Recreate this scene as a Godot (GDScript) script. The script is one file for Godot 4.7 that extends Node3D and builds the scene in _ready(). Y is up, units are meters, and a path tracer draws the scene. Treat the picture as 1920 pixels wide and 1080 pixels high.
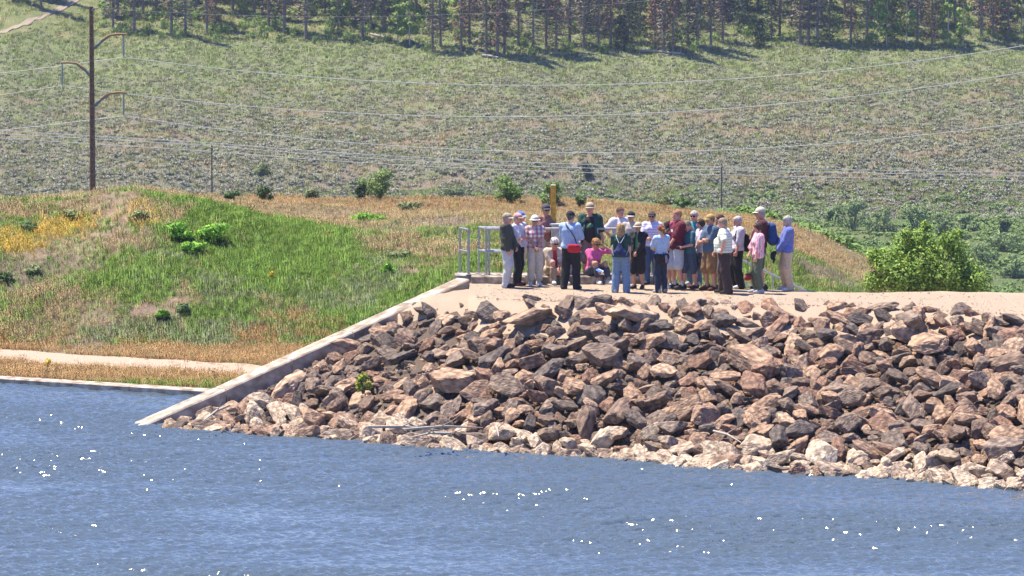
extends Node3D
# Riprap dam crest with a tour group, spillway channel, grassy bank, sagebrush hillside and beetle-killed forest.

const F := 8500.0                       # focal length in pixels of a 1920 wide picture
const PITCH := 0.0785398                # camera looks down 4.5 degrees
const EYE_Y := 10.5                     # metres above the lake
const CREST := 2.6                      # gravel crest above the lake

var rng := RandomNumberGenerator.new()
var noise_a := FastNoiseLite.new()
var noise_b := FastNoiseLite.new()
var taken := {}
var mats := {}

func _ready() -> void:
	rng.seed = 4711
	noise_a.seed = 5
	noise_a.frequency = 0.12
	noise_a.fractal_octaves = 4
	noise_b.seed = 11
	noise_b.frequency = 0.55
	noise_b.fractal_octaves = 3
	# ---------------------------------------------------------------- camera, sky, sun, exposure
	var cam := Camera3D.new()
	cam.name = "camera"
	cam.keep_aspect = Camera3D.KEEP_HEIGHT
	cam.fov = rad_to_deg(2.0 * atan(540.0 / F))
	cam.near = 1.0
	cam.far = 3000.0
	cam.position = Vector3(0, EYE_Y, 0)
	cam.rotation = Vector3(-PITCH, 0, 0)
	add_child(cam)
	cam.current = true
	var sky_mat := ProceduralSkyMaterial.new()
	sky_mat.sky_top_color = Color(0.17, 0.36, 0.72)
	sky_mat.sky_horizon_color = Color(0.73, 0.83, 0.95)
	sky_mat.sky_curve = 0.18
	sky_mat.ground_bottom_color = Color(0.30, 0.29, 0.24)
	sky_mat.ground_horizon_color = Color(0.55, 0.60, 0.60)
	sky_mat.sun_angle_max = 6.0
	var sky := Sky.new()
	sky.sky_material = sky_mat
	var env := Environment.new()
	env.background_mode = Environment.BG_SKY
	env.sky = sky
	env.background_energy_multiplier = 0.85
	env.tonemap_mode = Environment.TONE_MAPPER_LINEAR
	env.tonemap_exposure = 2.5
	env.fog_enabled = true
	env.fog_density = 0.00012
	env.fog_light_color = Color(0.80, 0.87, 1.0)
	env.sdfgi_enabled = true
	env.ssao_enabled = true
	env.ssil_enabled = true
	var we := WorldEnvironment.new()
	we.name = "world"
	we.environment = env
	add_child(we)
	var sun := DirectionalLight3D.new()
	sun.name = "sun"
	sun.light_color = Color(1.0, 0.95, 0.87)
	sun.light_energy = 1.6
	sun.light_angular_distance = 0.5
	sun.shadow_enabled = true
	add_child(sun)
	sun.look_at_from_position(Vector3(-0.36, 1.0, -0.22) * 50.0, Vector3.ZERO, Vector3.UP)
	# ---------------------------------------------------------------- the place
	make_materials()
	build_ground()
	build_water()
	build_dam()
	build_stones()
	build_rails()
	build_power_lines()
	build_grass()
	build_shrubs()
	build_forest()
	build_people()
	build_small_things()

# ==================================================================== helpers
func ray(px: float, py: float) -> Vector3:
	var u := (px - 960.0) / F
	var v := (540.0 - py) / F
	return Vector3(u, -sin(PITCH) + v * cos(PITCH), -cos(PITCH) - v * sin(PITCH))

func at(px: float, py: float, d: float) -> Vector3:           # the point at depth d (metres in front of the camera)
	var r := ray(px, py)
	return Vector3(0, EYE_Y, 0) + r * (d / -r.z)

func on_level(px: float, py: float, h: float) -> Vector3:
	var r := ray(px, py)
	return Vector3(0, EYE_Y, 0) + r * ((h - EYE_Y) / r.y)

func on_ground(px: float, py: float, from := 104.0) -> Vector3:
	var r := ray(px, py)
	r /= -r.z
	var d := from
	while d < 900.0:
		var p := Vector3(0, EYE_Y, 0) + r * d
		if p.y <= ground_h(p.x, d):
			var lo := d - (0.5 if d < 170.0 else 2.0)
			var hi := d
			for k in 10:
				var m := (lo + hi) * 0.5
				var q := Vector3(0, EYE_Y, 0) + r * m
				if q.y <= ground_h(q.x, m):
					hi = m
				else:
					lo = m
			return Vector3(r.x * hi, ground_h(r.x * hi, hi), -hi)
		d += 0.5 if d < 170.0 else 2.0
	return Vector3(0, EYE_Y, 0) + r * 900.0

func tab(x: float, xs: PackedFloat32Array, ys: PackedFloat32Array) -> float:
	var n := xs.size()
	if x <= xs[0]:
		return ys[0]
	for i in range(1, n):
		if x < xs[i]:
			return lerpf(ys[i - 1], ys[i], (x - xs[i - 1]) / (xs[i] - xs[i - 1]))
	return ys[n - 1]

func sm(a: float, b: float, x: float) -> float:
	var t := clampf((x - a) / (b - a), 0.0, 1.0)
	return t * t * (3.0 - 2.0 * t)

func numbered(called: String) -> String:
	if not taken.has(called):
		taken[called] = 0
		return called
	taken[called] += 1
	return "%s_%03d" % [called, taken[called]]

func tag(o: Node3D, label: String, category: String, group := "") -> Node3D:
	o.set_meta("label", label)
	o.set_meta("category", category)
	if group != "":
		o.set_meta("group", group)
	return o

func thing(called: String, label: String, category: String, where := Vector3.ZERO, turn := 0.0, group := "") -> Node3D:
	var o := Node3D.new()
	o.name = numbered(called)
	o.position = where
	o.rotation.y = turn
	add_child(o)
	return tag(o, label, category, group)

func part(called: String, mesh: Mesh, m: Material, parent: Node3D, xf := Transform3D()) -> MeshInstance3D:
	var o := MeshInstance3D.new()
	o.name = called
	o.mesh = mesh
	o.material_override = m
	o.transform = xf
	parent.add_child(o, true)
	return o

func single(called: String, mesh: Mesh, m: Material) -> MeshInstance3D:
	var o := MeshInstance3D.new()
	o.name = numbered(called)
	o.mesh = mesh
	o.material_override = m
	add_child(o)
	return o

func structure(called: String, mesh: Mesh, m: Material) -> MeshInstance3D:
	var o := single(called, mesh, m)
	o.set_meta("kind", "structure")
	return o

func scatter(called: String, mesh: Mesh, m: Material, xfs: Array, cols: PackedColorArray, parent: Node3D = self) -> MultiMeshInstance3D:
	var mm := MultiMesh.new()
	mm.transform_format = MultiMesh.TRANSFORM_3D
	mm.use_colors = true
	mm.mesh = mesh
	mm.instance_count = xfs.size()
	for i in xfs.size():
		mm.set_instance_transform(i, xfs[i])
		mm.set_instance_color(i, cols[i])
	var o := MultiMeshInstance3D.new()
	o.name = numbered(called) if parent == self else called
	o.multimesh = mm
	o.material_override = m
	parent.add_child(o, true)
	o.set_meta("kind", "stuff")
	return o

func st_new() -> SurfaceTool:
	var st := SurfaceTool.new()
	st.begin(Mesh.PRIMITIVE_TRIANGLES)
	return st

func quad(st: SurfaceTool, a: Vector3, b: Vector3, c: Vector3, d: Vector3) -> void:   # seen from the front a b c d run clockwise
	for p in [a, b, c, a, c, d]:
		st.add_vertex(p)

func box(st: SurfaceTool, xf: Transform3D, s: Vector3, bevel := 0.0) -> void:
	var h := s * 0.5
	var bv := minf(bevel, minf(h.x, minf(h.y, h.z)) * 0.9)
	st.set_smooth_group(-1)
	# six faces shrunk by the bevel, twelve edge strips, eight corners
	var sg := [-1.0, 1.0]
	for ax in 3:
		var b1 := (ax + 1) % 3
		var b2 := (ax + 2) % 3
		for s0 in sg:
			var pts := []
			for q in [[-1, -1], [1, -1], [1, 1], [-1, 1]]:
				var p := Vector3.ZERO
				p[ax] = h[ax] * s0
				p[b1] = (h[b1] - bv) * q[0]
				p[b2] = (h[b2] - bv) * q[1]
				pts.append(xf * p)
			if s0 > 0:
				quad(st, pts[0], pts[3], pts[2], pts[1])
			else:
				quad(st, pts[0], pts[1], pts[2], pts[3])
		if bv > 0.0:
			for s1 in sg:
				for s2 in sg:
					var pp := []
					for q in [[0, -1], [0, 1], [1, 1], [1, -1]]:
						var p := Vector3.ZERO
						p[ax] = (h[ax] - bv) * q[1]
						p[b1] = (h[b1] - (bv if q[0] == 1 else 0.0)) * s1
						p[b2] = (h[b2] - (0.0 if q[0] == 1 else bv)) * s2
						pp.append(xf * p)
					if s1 * s2 > 0:
						quad(st, pp[0], pp[3], pp[2], pp[1])
					else:
						quad(st, pp[0], pp[1], pp[2], pp[3])

func flat_mesh(st: SurfaceTool) -> ArrayMesh:
	st.generate_normals()
	return st.commit()

func tube(st: SurfaceTool, pts: Array, radii: Array, sides := 8) -> void:       # smooth tube with rounded-off normals, capped
	var n := pts.size()
	var prev_u := Vector3.ZERO
	var rings := []
	for i in n:
		var dir: Vector3 = (pts[mini(i + 1, n - 1)] - pts[maxi(i - 1, 0)]).normalized()
		var u := prev_u - dir * prev_u.dot(dir)
		if u.length() < 0.01:
			u = dir.cross(Vector3(0.31, 0.17, 0.93)).normalized()
			if u.length() < 0.1:
				u = dir.cross(Vector3.RIGHT).normalized()
		u = u.normalized()
		prev_u = u
		var v := dir.cross(u)
		var ring := []
		for k in sides:
			var a := TAU * k / sides
			ring.append([pts[i] + (u * cos(a) + v * sin(a)) * float(radii[i]), u * cos(a) + v * sin(a)])
		rings.append(ring)
	for i in n - 1:
		for k in sides:
			var k2 := (k + 1) % sides
			for q in [[i, k], [i + 1, k], [i + 1, k2], [i, k], [i + 1, k2], [i, k2]]:
				st.set_normal(rings[q[0]][q[1]][1])
				st.add_vertex(rings[q[0]][q[1]][0])
	for e in [0, n - 1]:
		var nrm: Vector3 = (pts[0] - pts[1]).normalized() if e == 0 else (pts[n - 1] - pts[n - 2]).normalized()
		for k in sides:
			var k2 := (k + 1) % sides
			st.set_normal(nrm)
			st.add_vertex(pts[e])
			st.set_normal(nrm)
			st.add_vertex(rings[e][k2][0] if e == n - 1 else rings[e][k][0])
			st.set_normal(nrm)
			st.add_vertex(rings[e][k][0] if e == n - 1 else rings[e][k2][0])

func tube_mesh(pts: Array, radii: Array, sides := 8) -> ArrayMesh:
	var st := st_new()
	tube(st, pts, radii, sides)
	return st.commit()

func grid_mesh(x0: float, x1: float, dx: float, d0: float, d1: float, dd: float, height: Callable, paint: Callable) -> ArrayMesh:
	var nx := int(round((x1 - x0) / dx)) + 1
	var nd := int(round((d1 - d0) / dd)) + 1
	var v := PackedVector3Array()
	var c := PackedColorArray()
	var nn := PackedVector3Array()
	var idx := PackedInt32Array()
	v.resize(nx * nd)
	c.resize(nx * nd)
	nn.resize(nx * nd)
	for j in nd:
		for i in nx:
			var x := x0 + (x1 - x0) * i / (nx - 1)
			var d := d0 + (d1 - d0) * j / (nd - 1)
			var h: float = height.call(x, d)
			v[j * nx + i] = Vector3(x, h, -d)
			c[j * nx + i] = paint.call(x, d)
	for j in nd:
		for i in nx:
			var a := v[j * nx + maxi(i - 1, 0)]
			var b := v[j * nx + mini(i + 1, nx - 1)]
			var e := v[maxi(j - 1, 0) * nx + i]
			var f := v[mini(j + 1, nd - 1) * nx + i]
			nn[j * nx + i] = (b - a).cross(f - e).normalized()
			if i < nx - 1 and j < nd - 1:
				var p := j * nx + i
				idx.append_array(PackedInt32Array([p, p + nx, p + 1, p + 1, p + nx, p + nx + 1]))
	var arr := []
	arr.resize(Mesh.ARRAY_MAX)
	arr[Mesh.ARRAY_VERTEX] = v
	arr[Mesh.ARRAY_NORMAL] = nn
	arr[Mesh.ARRAY_COLOR] = c
	arr[Mesh.ARRAY_INDEX] = idx
	var m := ArrayMesh.new()
	m.add_surface_from_arrays(Mesh.PRIMITIVE_TRIANGLES, arr)
	return m

# ==================================================================== materials
func noise_tex(freq: float, octaves: int, lo: Color, hi: Color, size := 512, sd := 1, contrast := 0.0, kind := FastNoiseLite.TYPE_SIMPLEX_SMOOTH) -> NoiseTexture2D:
	var n := FastNoiseLite.new()
	n.noise_type = kind
	n.seed = sd
	n.frequency = freq
	n.fractal_octaves = octaves
	var t := NoiseTexture2D.new()
	t.width = size
	t.height = size
	t.seamless = true
	t.noise = n
	var g := Gradient.new()
	g.set_color(0, lo)
	g.set_color(1, hi)
	g.set_offset(0, contrast)
	g.set_offset(1, 1.0 - contrast)
	t.color_ramp = g
	return t

func bump_tex(freq: float, octaves: int, strength: float, size := 512, sd := 1, kind := FastNoiseLite.TYPE_SIMPLEX_SMOOTH) -> NoiseTexture2D:
	var n := FastNoiseLite.new()
	n.noise_type = kind
	n.seed = sd
	n.frequency = freq
	n.fractal_octaves = octaves
	var t := NoiseTexture2D.new()
	t.width = size
	t.height = size
	t.seamless = true
	t.noise = n
	t.set_meta("depth", strength)
	return t

func lin(r: float, g: float, b: float) -> Color:               # linear base colour to the sRGB that albedo_color holds
	return Color(r, g, b).linear_to_srgb()

func std(c: Color, rough := 0.9, tex: Texture2D = null, scale := 1.0, nrm: Texture2D = null, nscale := 1.0, vcol := false, world := true) -> StandardMaterial3D:
	var m := StandardMaterial3D.new()
	m.albedo_color = c
	m.roughness = rough
	m.metallic_specular = 0.4
	m.vertex_color_use_as_albedo = vcol
	if tex or nrm:
		m.uv1_triplanar = true
		m.uv1_world_triplanar = world
		m.uv1_scale = Vector3.ONE * scale
	m.albedo_texture = tex
	if nrm:
		m.heightmap_enabled = true
		m.heightmap_texture = nrm
		m.heightmap_scale = nscale * float(nrm.get_meta("depth"))
	return m

func make_materials() -> void:
	var grey_noise := noise_tex(0.02, 5, Color(0.82, 0.82, 0.82), Color(1, 1, 1), 512, 3, 0.15)
	var speck := noise_tex(0.09, 4, Color(0.45, 0.45, 0.45), Color(1, 1, 1), 512, 9, 0.25)
	var grit := bump_tex(0.10, 4, 2.5, 512, 4)
	mats.grey_noise = grey_noise
	mats.speck = speck
	mats.grit = grit
	mats.ground = std(Color.WHITE, 1.0, speck, 0.9, grit, 0.8, true)
	mats.hill = std(Color.WHITE, 1.0, speck, 0.13, null, 1.0, true)
	mats.gravel = std(lin(0.55, 0.455, 0.345), 0.95, noise_tex(0.16, 3, Color(0.62, 0.58, 0.54), Color(1, 1, 1), 512, 21, 0.2), 0.8, bump_tex(0.2, 2, 1.6, 512, 5), 1.0)
	mats.track = std(lin(0.58, 0.47, 0.365), 0.95, noise_tex(0.16, 3, Color(0.66, 0.62, 0.58), Color(1, 1, 1), 512, 22, 0.2), 0.7, bump_tex(0.2, 2, 1.4, 512, 5), 1.0)
	mats.concrete = std(lin(0.50, 0.44, 0.365), 0.9, noise_tex(0.012, 6, Color(0.60, 0.56, 0.52), Color(1, 1, 1), 512, 31, 0.18), 0.45, grit, 0.25)
	mats.earth = std(lin(0.20, 0.15, 0.11), 1.0, speck, 0.8, grit, 1.0)
	mats.steel = std(lin(0.42, 0.44, 0.46), 0.42, grey_noise, 1.5, null, 1.0)
	mats.steel.metallic = 0.75
	mats.leaf = std(Color.WHITE, 0.75, null, 1.0, null, 1.0, true)
	mats.leaf.backlight_enabled = true
	mats.leaf.backlight = Color(0.62, 0.62, 0.62)
	mats.dry = std(Color.WHITE, 0.9, null, 1.0, null, 1.0, true)
	mats.dry.backlight_enabled = true
	mats.dry.backlight = Color(0.45, 0.45, 0.45)
	mats.bark = std(Color.WHITE, 0.95, null, 1.0, null, 1.0, true)

# ==================================================================== ground
var bank_x := PackedFloat32Array([-22, -14, -11.5, -10.2, -9, -8, -6.5, -3.5, 0, 3, 6, 7.5, 9, 11, 14, 22])
var bank_h := PackedFloat32Array([3.2, 3.33, 3.42, 3.52, 3.36, 3.18, 2.82, 2.52, 2.45, 2.45, 2.0, 1.65, 0.95, -0.3, -1.6, -3.0])
var rim_x := PackedFloat32Array([-26, -14, -11, -8.7, -6, 0, 4.2, 7.8, 9.5, 11.6, 14, 26])
var rim_h := PackedFloat32Array([-1.0, 0.2, 1.0, 1.58, 1.62, 1.58, 1.5, 1.15, 0.6, -0.25, -1.5, -5.0])

func ground_h(x: float, d: float) -> float:
	var h := 0.1
	if d > 112.6:
		var bh := tab(x, bank_x, bank_h)
		if d < 121.0:
			var t := clampf((d - 112.8) / 8.2, 0.0, 1.0)
			h = lerpf(0.1, bh, t * (1.25 - 0.25 * t))
		elif d < 150.0:
			var t := (d - 121.0) / 29.0
			h = lerpf(bh, tab(x, rim_x, rim_h), t)
		else:
			var e := tab(x * 150.0 / maxf(d, 150.0), rim_x, rim_h)
			if d < 310.0:
				h = lerpf(e, -16.0, sm(140.0, 310.0, d))
			else:
				h = -16.0
			h += maxf(0.0, d - 420.0 + 6.0 * noise_a.get_noise_2d(x * 0.25, 7.0)) * 0.268 * sm(410.0, 436.0, d)
	var bump := 0.0
	if d < 112.6:
		if d < 106.45 - 0.589 * (x + 14.2) and x < 0.0:
			return -0.6
		bump = 0.03 * noise_b.get_noise_2d(x, d)
	elif d < 160.0:
		bump = sm(112.6, 114.5, d) * (0.34 * noise_a.get_noise_2d(x, d) + 0.07 * noise_b.get_noise_2d(x * 1.3, d * 1.3))
	else:
		bump = 0.5 * noise_a.get_noise_2d(x * 0.5, d * 0.5) + 0.25 * noise_b.get_noise_2d(x * 0.4, d * 0.4)
	return h + bump

# what grows where on the near bank: centre and half size found on the photograph, laid on the ground, [kind, x, y, half width, half height, weight]
var patches := [
	["yellow", 40, 458, 50, 16, 2.6], ["yellow", 110, 432, 60, 13, 2.6], ["yellow", 170, 412, 40, 10, 1.6], ["yellow", 265, 402, 40, 9, 1.4],
	["dirt", 60, 374, 90, 8, 3.0], ["dirt", 190, 369, 90, 7, 1.8], ["dirt", 230, 387, 40, 9, 2.6], ["straw", 110, 393, 130, 14, 1.6], ["straw", 300, 398, 80, 12, 1.4],
	["dirt", 60, 480, 30, 8, 1.6], ["grey", 60, 505, 90, 30, 1.6], ["dirt", 10, 530, 20, 10, 1.6],
	["straw", 100, 565, 100, 18, 1.7], ["straw", 60, 610, 110, 14, 1.6], ["orange", 70, 640, 70, 9, 1.6], ["straw", 230, 455, 60, 10, 1.3], ["straw", 250, 620, 60, 8, 1.4],
	["dirt", 305, 572, 38, 12, 4.5], ["straw", 335, 552, 40, 10, 1.8], ["dirt", 345, 605, 16, 5, 2.0], ["dirt", 290, 430, 14, 14, 1.8],
	["green", 520, 440, 150, 34, 2.6], ["green", 590, 500, 120, 40, 2.2], ["green", 240, 520, 130, 40, 2.0], ["green", 420, 590, 90, 20, 1.6], ["green", 60, 590, 60, 14, 1.4], ["green", 640, 600, 70, 30, 1.5], ["green", 760, 560, 60, 30, 1.5],
	["blue", 330, 630, 190, 22, 2.4], ["blue", 610, 560, 80, 40, 1.6], ["blue", 420, 545, 100, 30, 1.3], ["blue", 700, 520, 50, 40, 1.8], ["blue", 290, 490, 60, 30, 1.0], ["blue", 740, 430, 60, 14, 1.2],
	["orange", 540, 598, 45, 18, 2.6], ["orange", 475, 642, 60, 7, 2.2], ["straw", 520, 575, 60, 10, 1.6], ["orange", 610, 625, 40, 10, 1.4], ["orange", 330, 658, 90, 7, 1.2],
	["dirt", 785, 512, 36, 10, 3.6], ["dirt", 770, 470, 50, 9, 2.0], ["straw", 740, 450, 60, 12, 1.6], ["straw", 830, 470, 40, 20, 1.2], ["dirt", 690, 495, 16, 12, 1.6],
	["green", 870, 500, 40, 14, 1.2], ["straw", 900, 470, 60, 12, 1.0], ["grey", 870, 420, 90, 7, 3.0], ["grey", 640, 402, 60, 5, 1.6], ["straw", 600, 400, 120, 9, 1.6],
	["green", 890, 412, 14, 4, 2.4], ["green", 1130, 460, 20, 14, 2.0], ["straw", 1160, 440, 60, 20, 1.2],
	["straw", 1540, 460, 110, 40, 3.2], ["orange", 1450, 420, 90, 14, 2.0], ["grey", 1560, 522, 60, 8, 2.6], ["green", 1470, 460, 20, 10, 1.2], ["green", 1590, 520, 24, 8, 1.6], ["orange", 1570, 480, 40, 10, 1.6],
]
var patch_list := []
const KINDS := ["green", "blue", "straw", "orange", "yellow", "grey", "dirt"]
var soil := {"green": Color(0.085, 0.125, 0.032), "blue": Color(0.10, 0.125, 0.06), "straw": Color(0.30, 0.235, 0.115), "orange": Color(0.33, 0.215, 0.085), "yellow": Color(0.34, 0.25, 0.07), "grey": Color(0.24, 0.20, 0.15), "dirt": Color(0.43, 0.315, 0.225)}

func lay_patches() -> void:
	for p in patches:
		var c := on_ground(p[1], p[2], 112.8)
		var lo := on_ground(p[1], p[2] + p[4], 112.8)
		var hi := on_ground(p[1], p[2] - p[4], 112.8)
		patch_list.append([KINDS.find(p[0]), c.x, -c.z, p[3] / F * -c.z, clampf((lo.z - hi.z) * 0.5, 0.5, 14.0), p[5]])

func cover(x: float, d: float) -> PackedFloat32Array:           # weight of each kind of ground cover
	var w := PackedFloat32Array([0.7, 0.35, 0.25, 0.1, 0.0, 0.05, 0.04])
	var wx := x + 0.7 * noise_b.get_noise_2d(x * 1.2 + 40.0, d * 1.2)
	var wd := d + 0.9 * noise_b.get_noise_2d(x * 1.2, d * 1.2 + 70.0)
	if d < 112.9:                                               # spillway bed: reddish dry grass
		w = PackedFloat32Array([0.12, 0.0, 0.35, 0.9, 0.01, 0.0, 0.05])
		if d < 104.6 and x > -11.0:
			w[0] += 1.3 * clampf(1.0 + 2.0 * noise_b.get_noise_2d(x * 0.8, 3.0), 0.0, 1.0)
	elif d > 122.5:                                             # dry terrace
		var far := sm(128.0, 146.0, d)
		w = PackedFloat32Array([0.22, 0.02, 1.0 - 0.4 * far, 0.35 + 0.8 * far, 0.0, 0.12, 0.05])
		if x > 10.0:
			w[0] += sm(10.0, 14.0, x) * 3.0
	for p in patch_list:
		var ex: float = (wx - p[1]) / p[3]
		var ed: float = (wd - p[2]) / p[4]
		var q := ex * ex + ed * ed
		if q < 5.0:
			w[p[0]] += p[5] * exp(-q * q * 0.8)
	var nz := noise_b.get_noise_2d(x * 2.0 + 200.0, d * 2.0)
	w[2] *= 1.0 + 0.9 * nz
	w[0] *= 1.0 - 0.5 * nz
	var s := 0.0
	for k in 7:
		w[k] = pow(maxf(0.0, w[k]), 1.9)
		s += w[k]
	for k in 7:
		w[k] /= s
	return w

func bank_paint(x: float, d: float) -> Color:
	var w := cover(x, d)
	var c := Color(0, 0, 0)
	for k in 7:
		c += soil[KINDS[k]] * w[k]
	c *= 1.0 + 0.35 * noise_b.get_noise_2d(x * 5.0, d * 5.0)
	return Color(c.r, c.g, c.b, 1.0)

func valley_paint(x: float, d: float) -> Color:
	var n := noise_a.get_noise_2d(x * 0.7, d * 0.5)
	var c := Color(0.12, 0.175, 0.045).lerp(Color(0.26, 0.23, 0.11), clampf(0.1 + 1.2 * n, 0.0, 1.0))
	return Color(c.r, c.g, c.b, 1.0)

func hill_paint(x: float, d: float) -> Color:
	var up := sm(430.0, 482.0, d)
	var n := noise_a.get_noise_2d(x * 0.55 + 300.0, d * 1.3)
	var n2 := noise_b.get_noise_2d(x * 0.5, d * 0.9)
	var c := Color(0.25, 0.24, 0.165).lerp(Color(0.235, 0.255, 0.14), sm(0.35, 0.8, up))
	c = c.lerp(Color(0.31, 0.225, 0.145), clampf(1.5 * n + 0.3 * n2, 0.0, 0.6) * (1.0 - sm(0.62, 0.8, up)))
	c = c.lerp(Color(0.21, 0.27, 0.085), clampf(-0.25 + 1.6 * n2 + 0.9 * up, 0.0, 0.8))
	if d > 478.0:
		c = c.lerp(Color(0.17, 0.22, 0.055), 0.55)
		c = c.lerp(Color(0.36, 0.32, 0.17), clampf(n2 * 1.5, 0.0, 0.7))
	return Color(c.r, c.g, c.b, 1.0)

var road_points := []

func on_road(x: float, d: float) -> bool:
	if x > -40.0 or d < 465.0:
		return false
	for p in road_points:
		if absf(p.x - x) < 0.9 and absf(p.y - d) < 2.2:
			return true
	return false

func build_ground() -> void:
	lay_patches()
	structure("grassy_bank_ground", grid_mesh(-21, 21, 0.2, 101.0, 150.0, 0.2, ground_h, bank_paint), mats.ground)
	structure("valley_ground", grid_mesh(-60, 60, 1.0, 150.0, 430.0, 1.0, ground_h, valley_paint), mats.hill)
	structure("hillside_ground", grid_mesh(-95, 95, 0.8, 430.0, 560.0, 0.8, ground_h, hill_paint), mats.hill)
	structure("far_hill_ground", grid_mesh(-95, 95, 5.0, 560.0, 720.0, 5.0, ground_h, hill_paint), mats.hill)
	# gravel track across the spillway channel
	var st := st_new()
	var n := 90
	for i in n:
		var x0 := -19.0 + 26.0 * i / n
		var x1 := -19.0 + 26.0 * (i + 1) / n
		var q := []
		for x in [x0, x1]:
			var off: float = -0.62 * (x + 12.4)
			for e in [109.4, 110.3, 111.2, 112.3]:
				var dd: float = e + off + (0.25 * noise_b.get_noise_2d(x * 1.5, e) if e < 110.0 or e > 112.0 else 0.0)
				q.append(Vector3(x, ground_h(x, minf(dd, 112.6)) + (0.035 if e > 110.0 and e < 112.0 else 0.012), -dd))
		for k in 3:
			quad(st, q[k], q[k + 1], q[k + 5], q[k + 4])
	structure("gravel_track", flat_mesh(st), mats.track)
	# dirt track climbing the far hillside
	st = st_new()
	var prev := []
	for i in 40:
		var t := i / 39.0
		var c := on_ground(lerpf(-70, 152, t), lerpf(86, -2, t) + 5.0 * sin(t * 3.0), 436.0)
		var w := 0.55 + 0.1 * sin(i * 1.7)
		road_points.append(Vector2(c.x, -c.z))
		var row := []
		for e in [-1.0, 0.0, 1.0]:
			var d2: float = -c.z + e * w * 2.6
			row.append(Vector3(c.x + e * 0.3, ground_h(c.x + e * 0.3, d2) + 0.06, -d2))
		if prev.size():
			for k in 2:
				quad(st, prev[k], prev[k + 1], row[k + 1], row[k])
		prev = row
	structure("dirt_road", flat_mesh(st), std(lin(0.46, 0.38, 0.285), 1.0, mats.speck, 0.3))

# ==================================================================== water
func wave_h(x: float, d: float) -> float:
	var gust := clampf(0.85 + 1.2 * noise_a.get_noise_2d(x * 0.5 + 50.0, d * 1.1), 0.35, 1.3)
	var w := 0.014 * sin(2.1 * d + 0.9 * x + 2.0 * noise_a.get_noise_2d(x * 1.5, d * 1.5))
	w += 0.010 * sin(5.3 * d - 1.7 * x + 3.0 * noise_b.get_noise_2d(x * 0.8, d * 0.8))
	w += 0.030 * noise_b.get_noise_2d(x * 1.6, d * 3.0 + 30.0)
	w += 0.057 * gust * chop.get_noise_2d(x * 0.55, d)
	return w

var chop := FastNoiseLite.new()

func build_water() -> void:
	chop.seed = 91
	chop.frequency = 4.4
	chop.fractal_type = FastNoiseLite.FRACTAL_RIDGED
	chop.fractal_octaves = 2
	chop.fractal_gain = 0.45
	var m := StandardMaterial3D.new()
	m.albedo_color = lin(0.062, 0.085, 0.102)
	m.roughness = 0.085
	m.metallic_specular = 0.5
	structure("lake_water", grid_mesh(-13.6, 13.6, 0.06, 70.0, 106.6, 0.042, wave_h, func(_x, _d): return Color.WHITE), m)

# ==================================================================== dam, wall, kerb, sill
var shore_x := PackedFloat32Array([-7.6, -6.85, -3.5, -1.73, 0.43, 2.0, 3.54, 5.57, 7.55, 9.6, 13.0])
var shore_d := PackedFloat32Array([96.0, 95.5, 93.6, 92.0, 90.9, 90.15, 88.6, 87.7, 86.7, 85.2, 82.8])
var edge_x := PackedFloat32Array([-1.3, -1.04, -0.63, 1.92, 4.97, 7.2, 10.5, 13.0])
var edge_d := PackedFloat32Array([98.8, 98.4, 97.5, 96.05, 96.0, 95.4, 93.2, 91.8])
const WALL_A := Vector3(-0.95, 2.75, -101.0)
const WALL_B := Vector3(-7.8, 0.0, -96.0)

func slope_h(x: float, d: float) -> float:                      # the rock face between lake and crest
	var dw := tab(x, shore_x, shore_d)
	if x < -1.04:
		var s := lerpf(0.40, 0.24, clampf((-1.04 - x) / 6.0, 0.0, 1.0))
		var top := WALL_A.y * clampf((x - WALL_B.x) / (WALL_A.x - WALL_B.x), 0.0, 1.0)
		return minf(s * (d - dw), minf(CREST, top - 0.20 + 0.30 * maxf(0.0, wall_d(x) - d)))
	var dc := tab(x, edge_x, edge_d)
	return minf(CREST * (d - dw) / (dc - dw), CREST)

func wall_d(x: float) -> float:
	return lerpf(-WALL_B.z, -WALL_A.z, (x - WALL_B.x) / (WALL_A.x - WALL_B.x))

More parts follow.
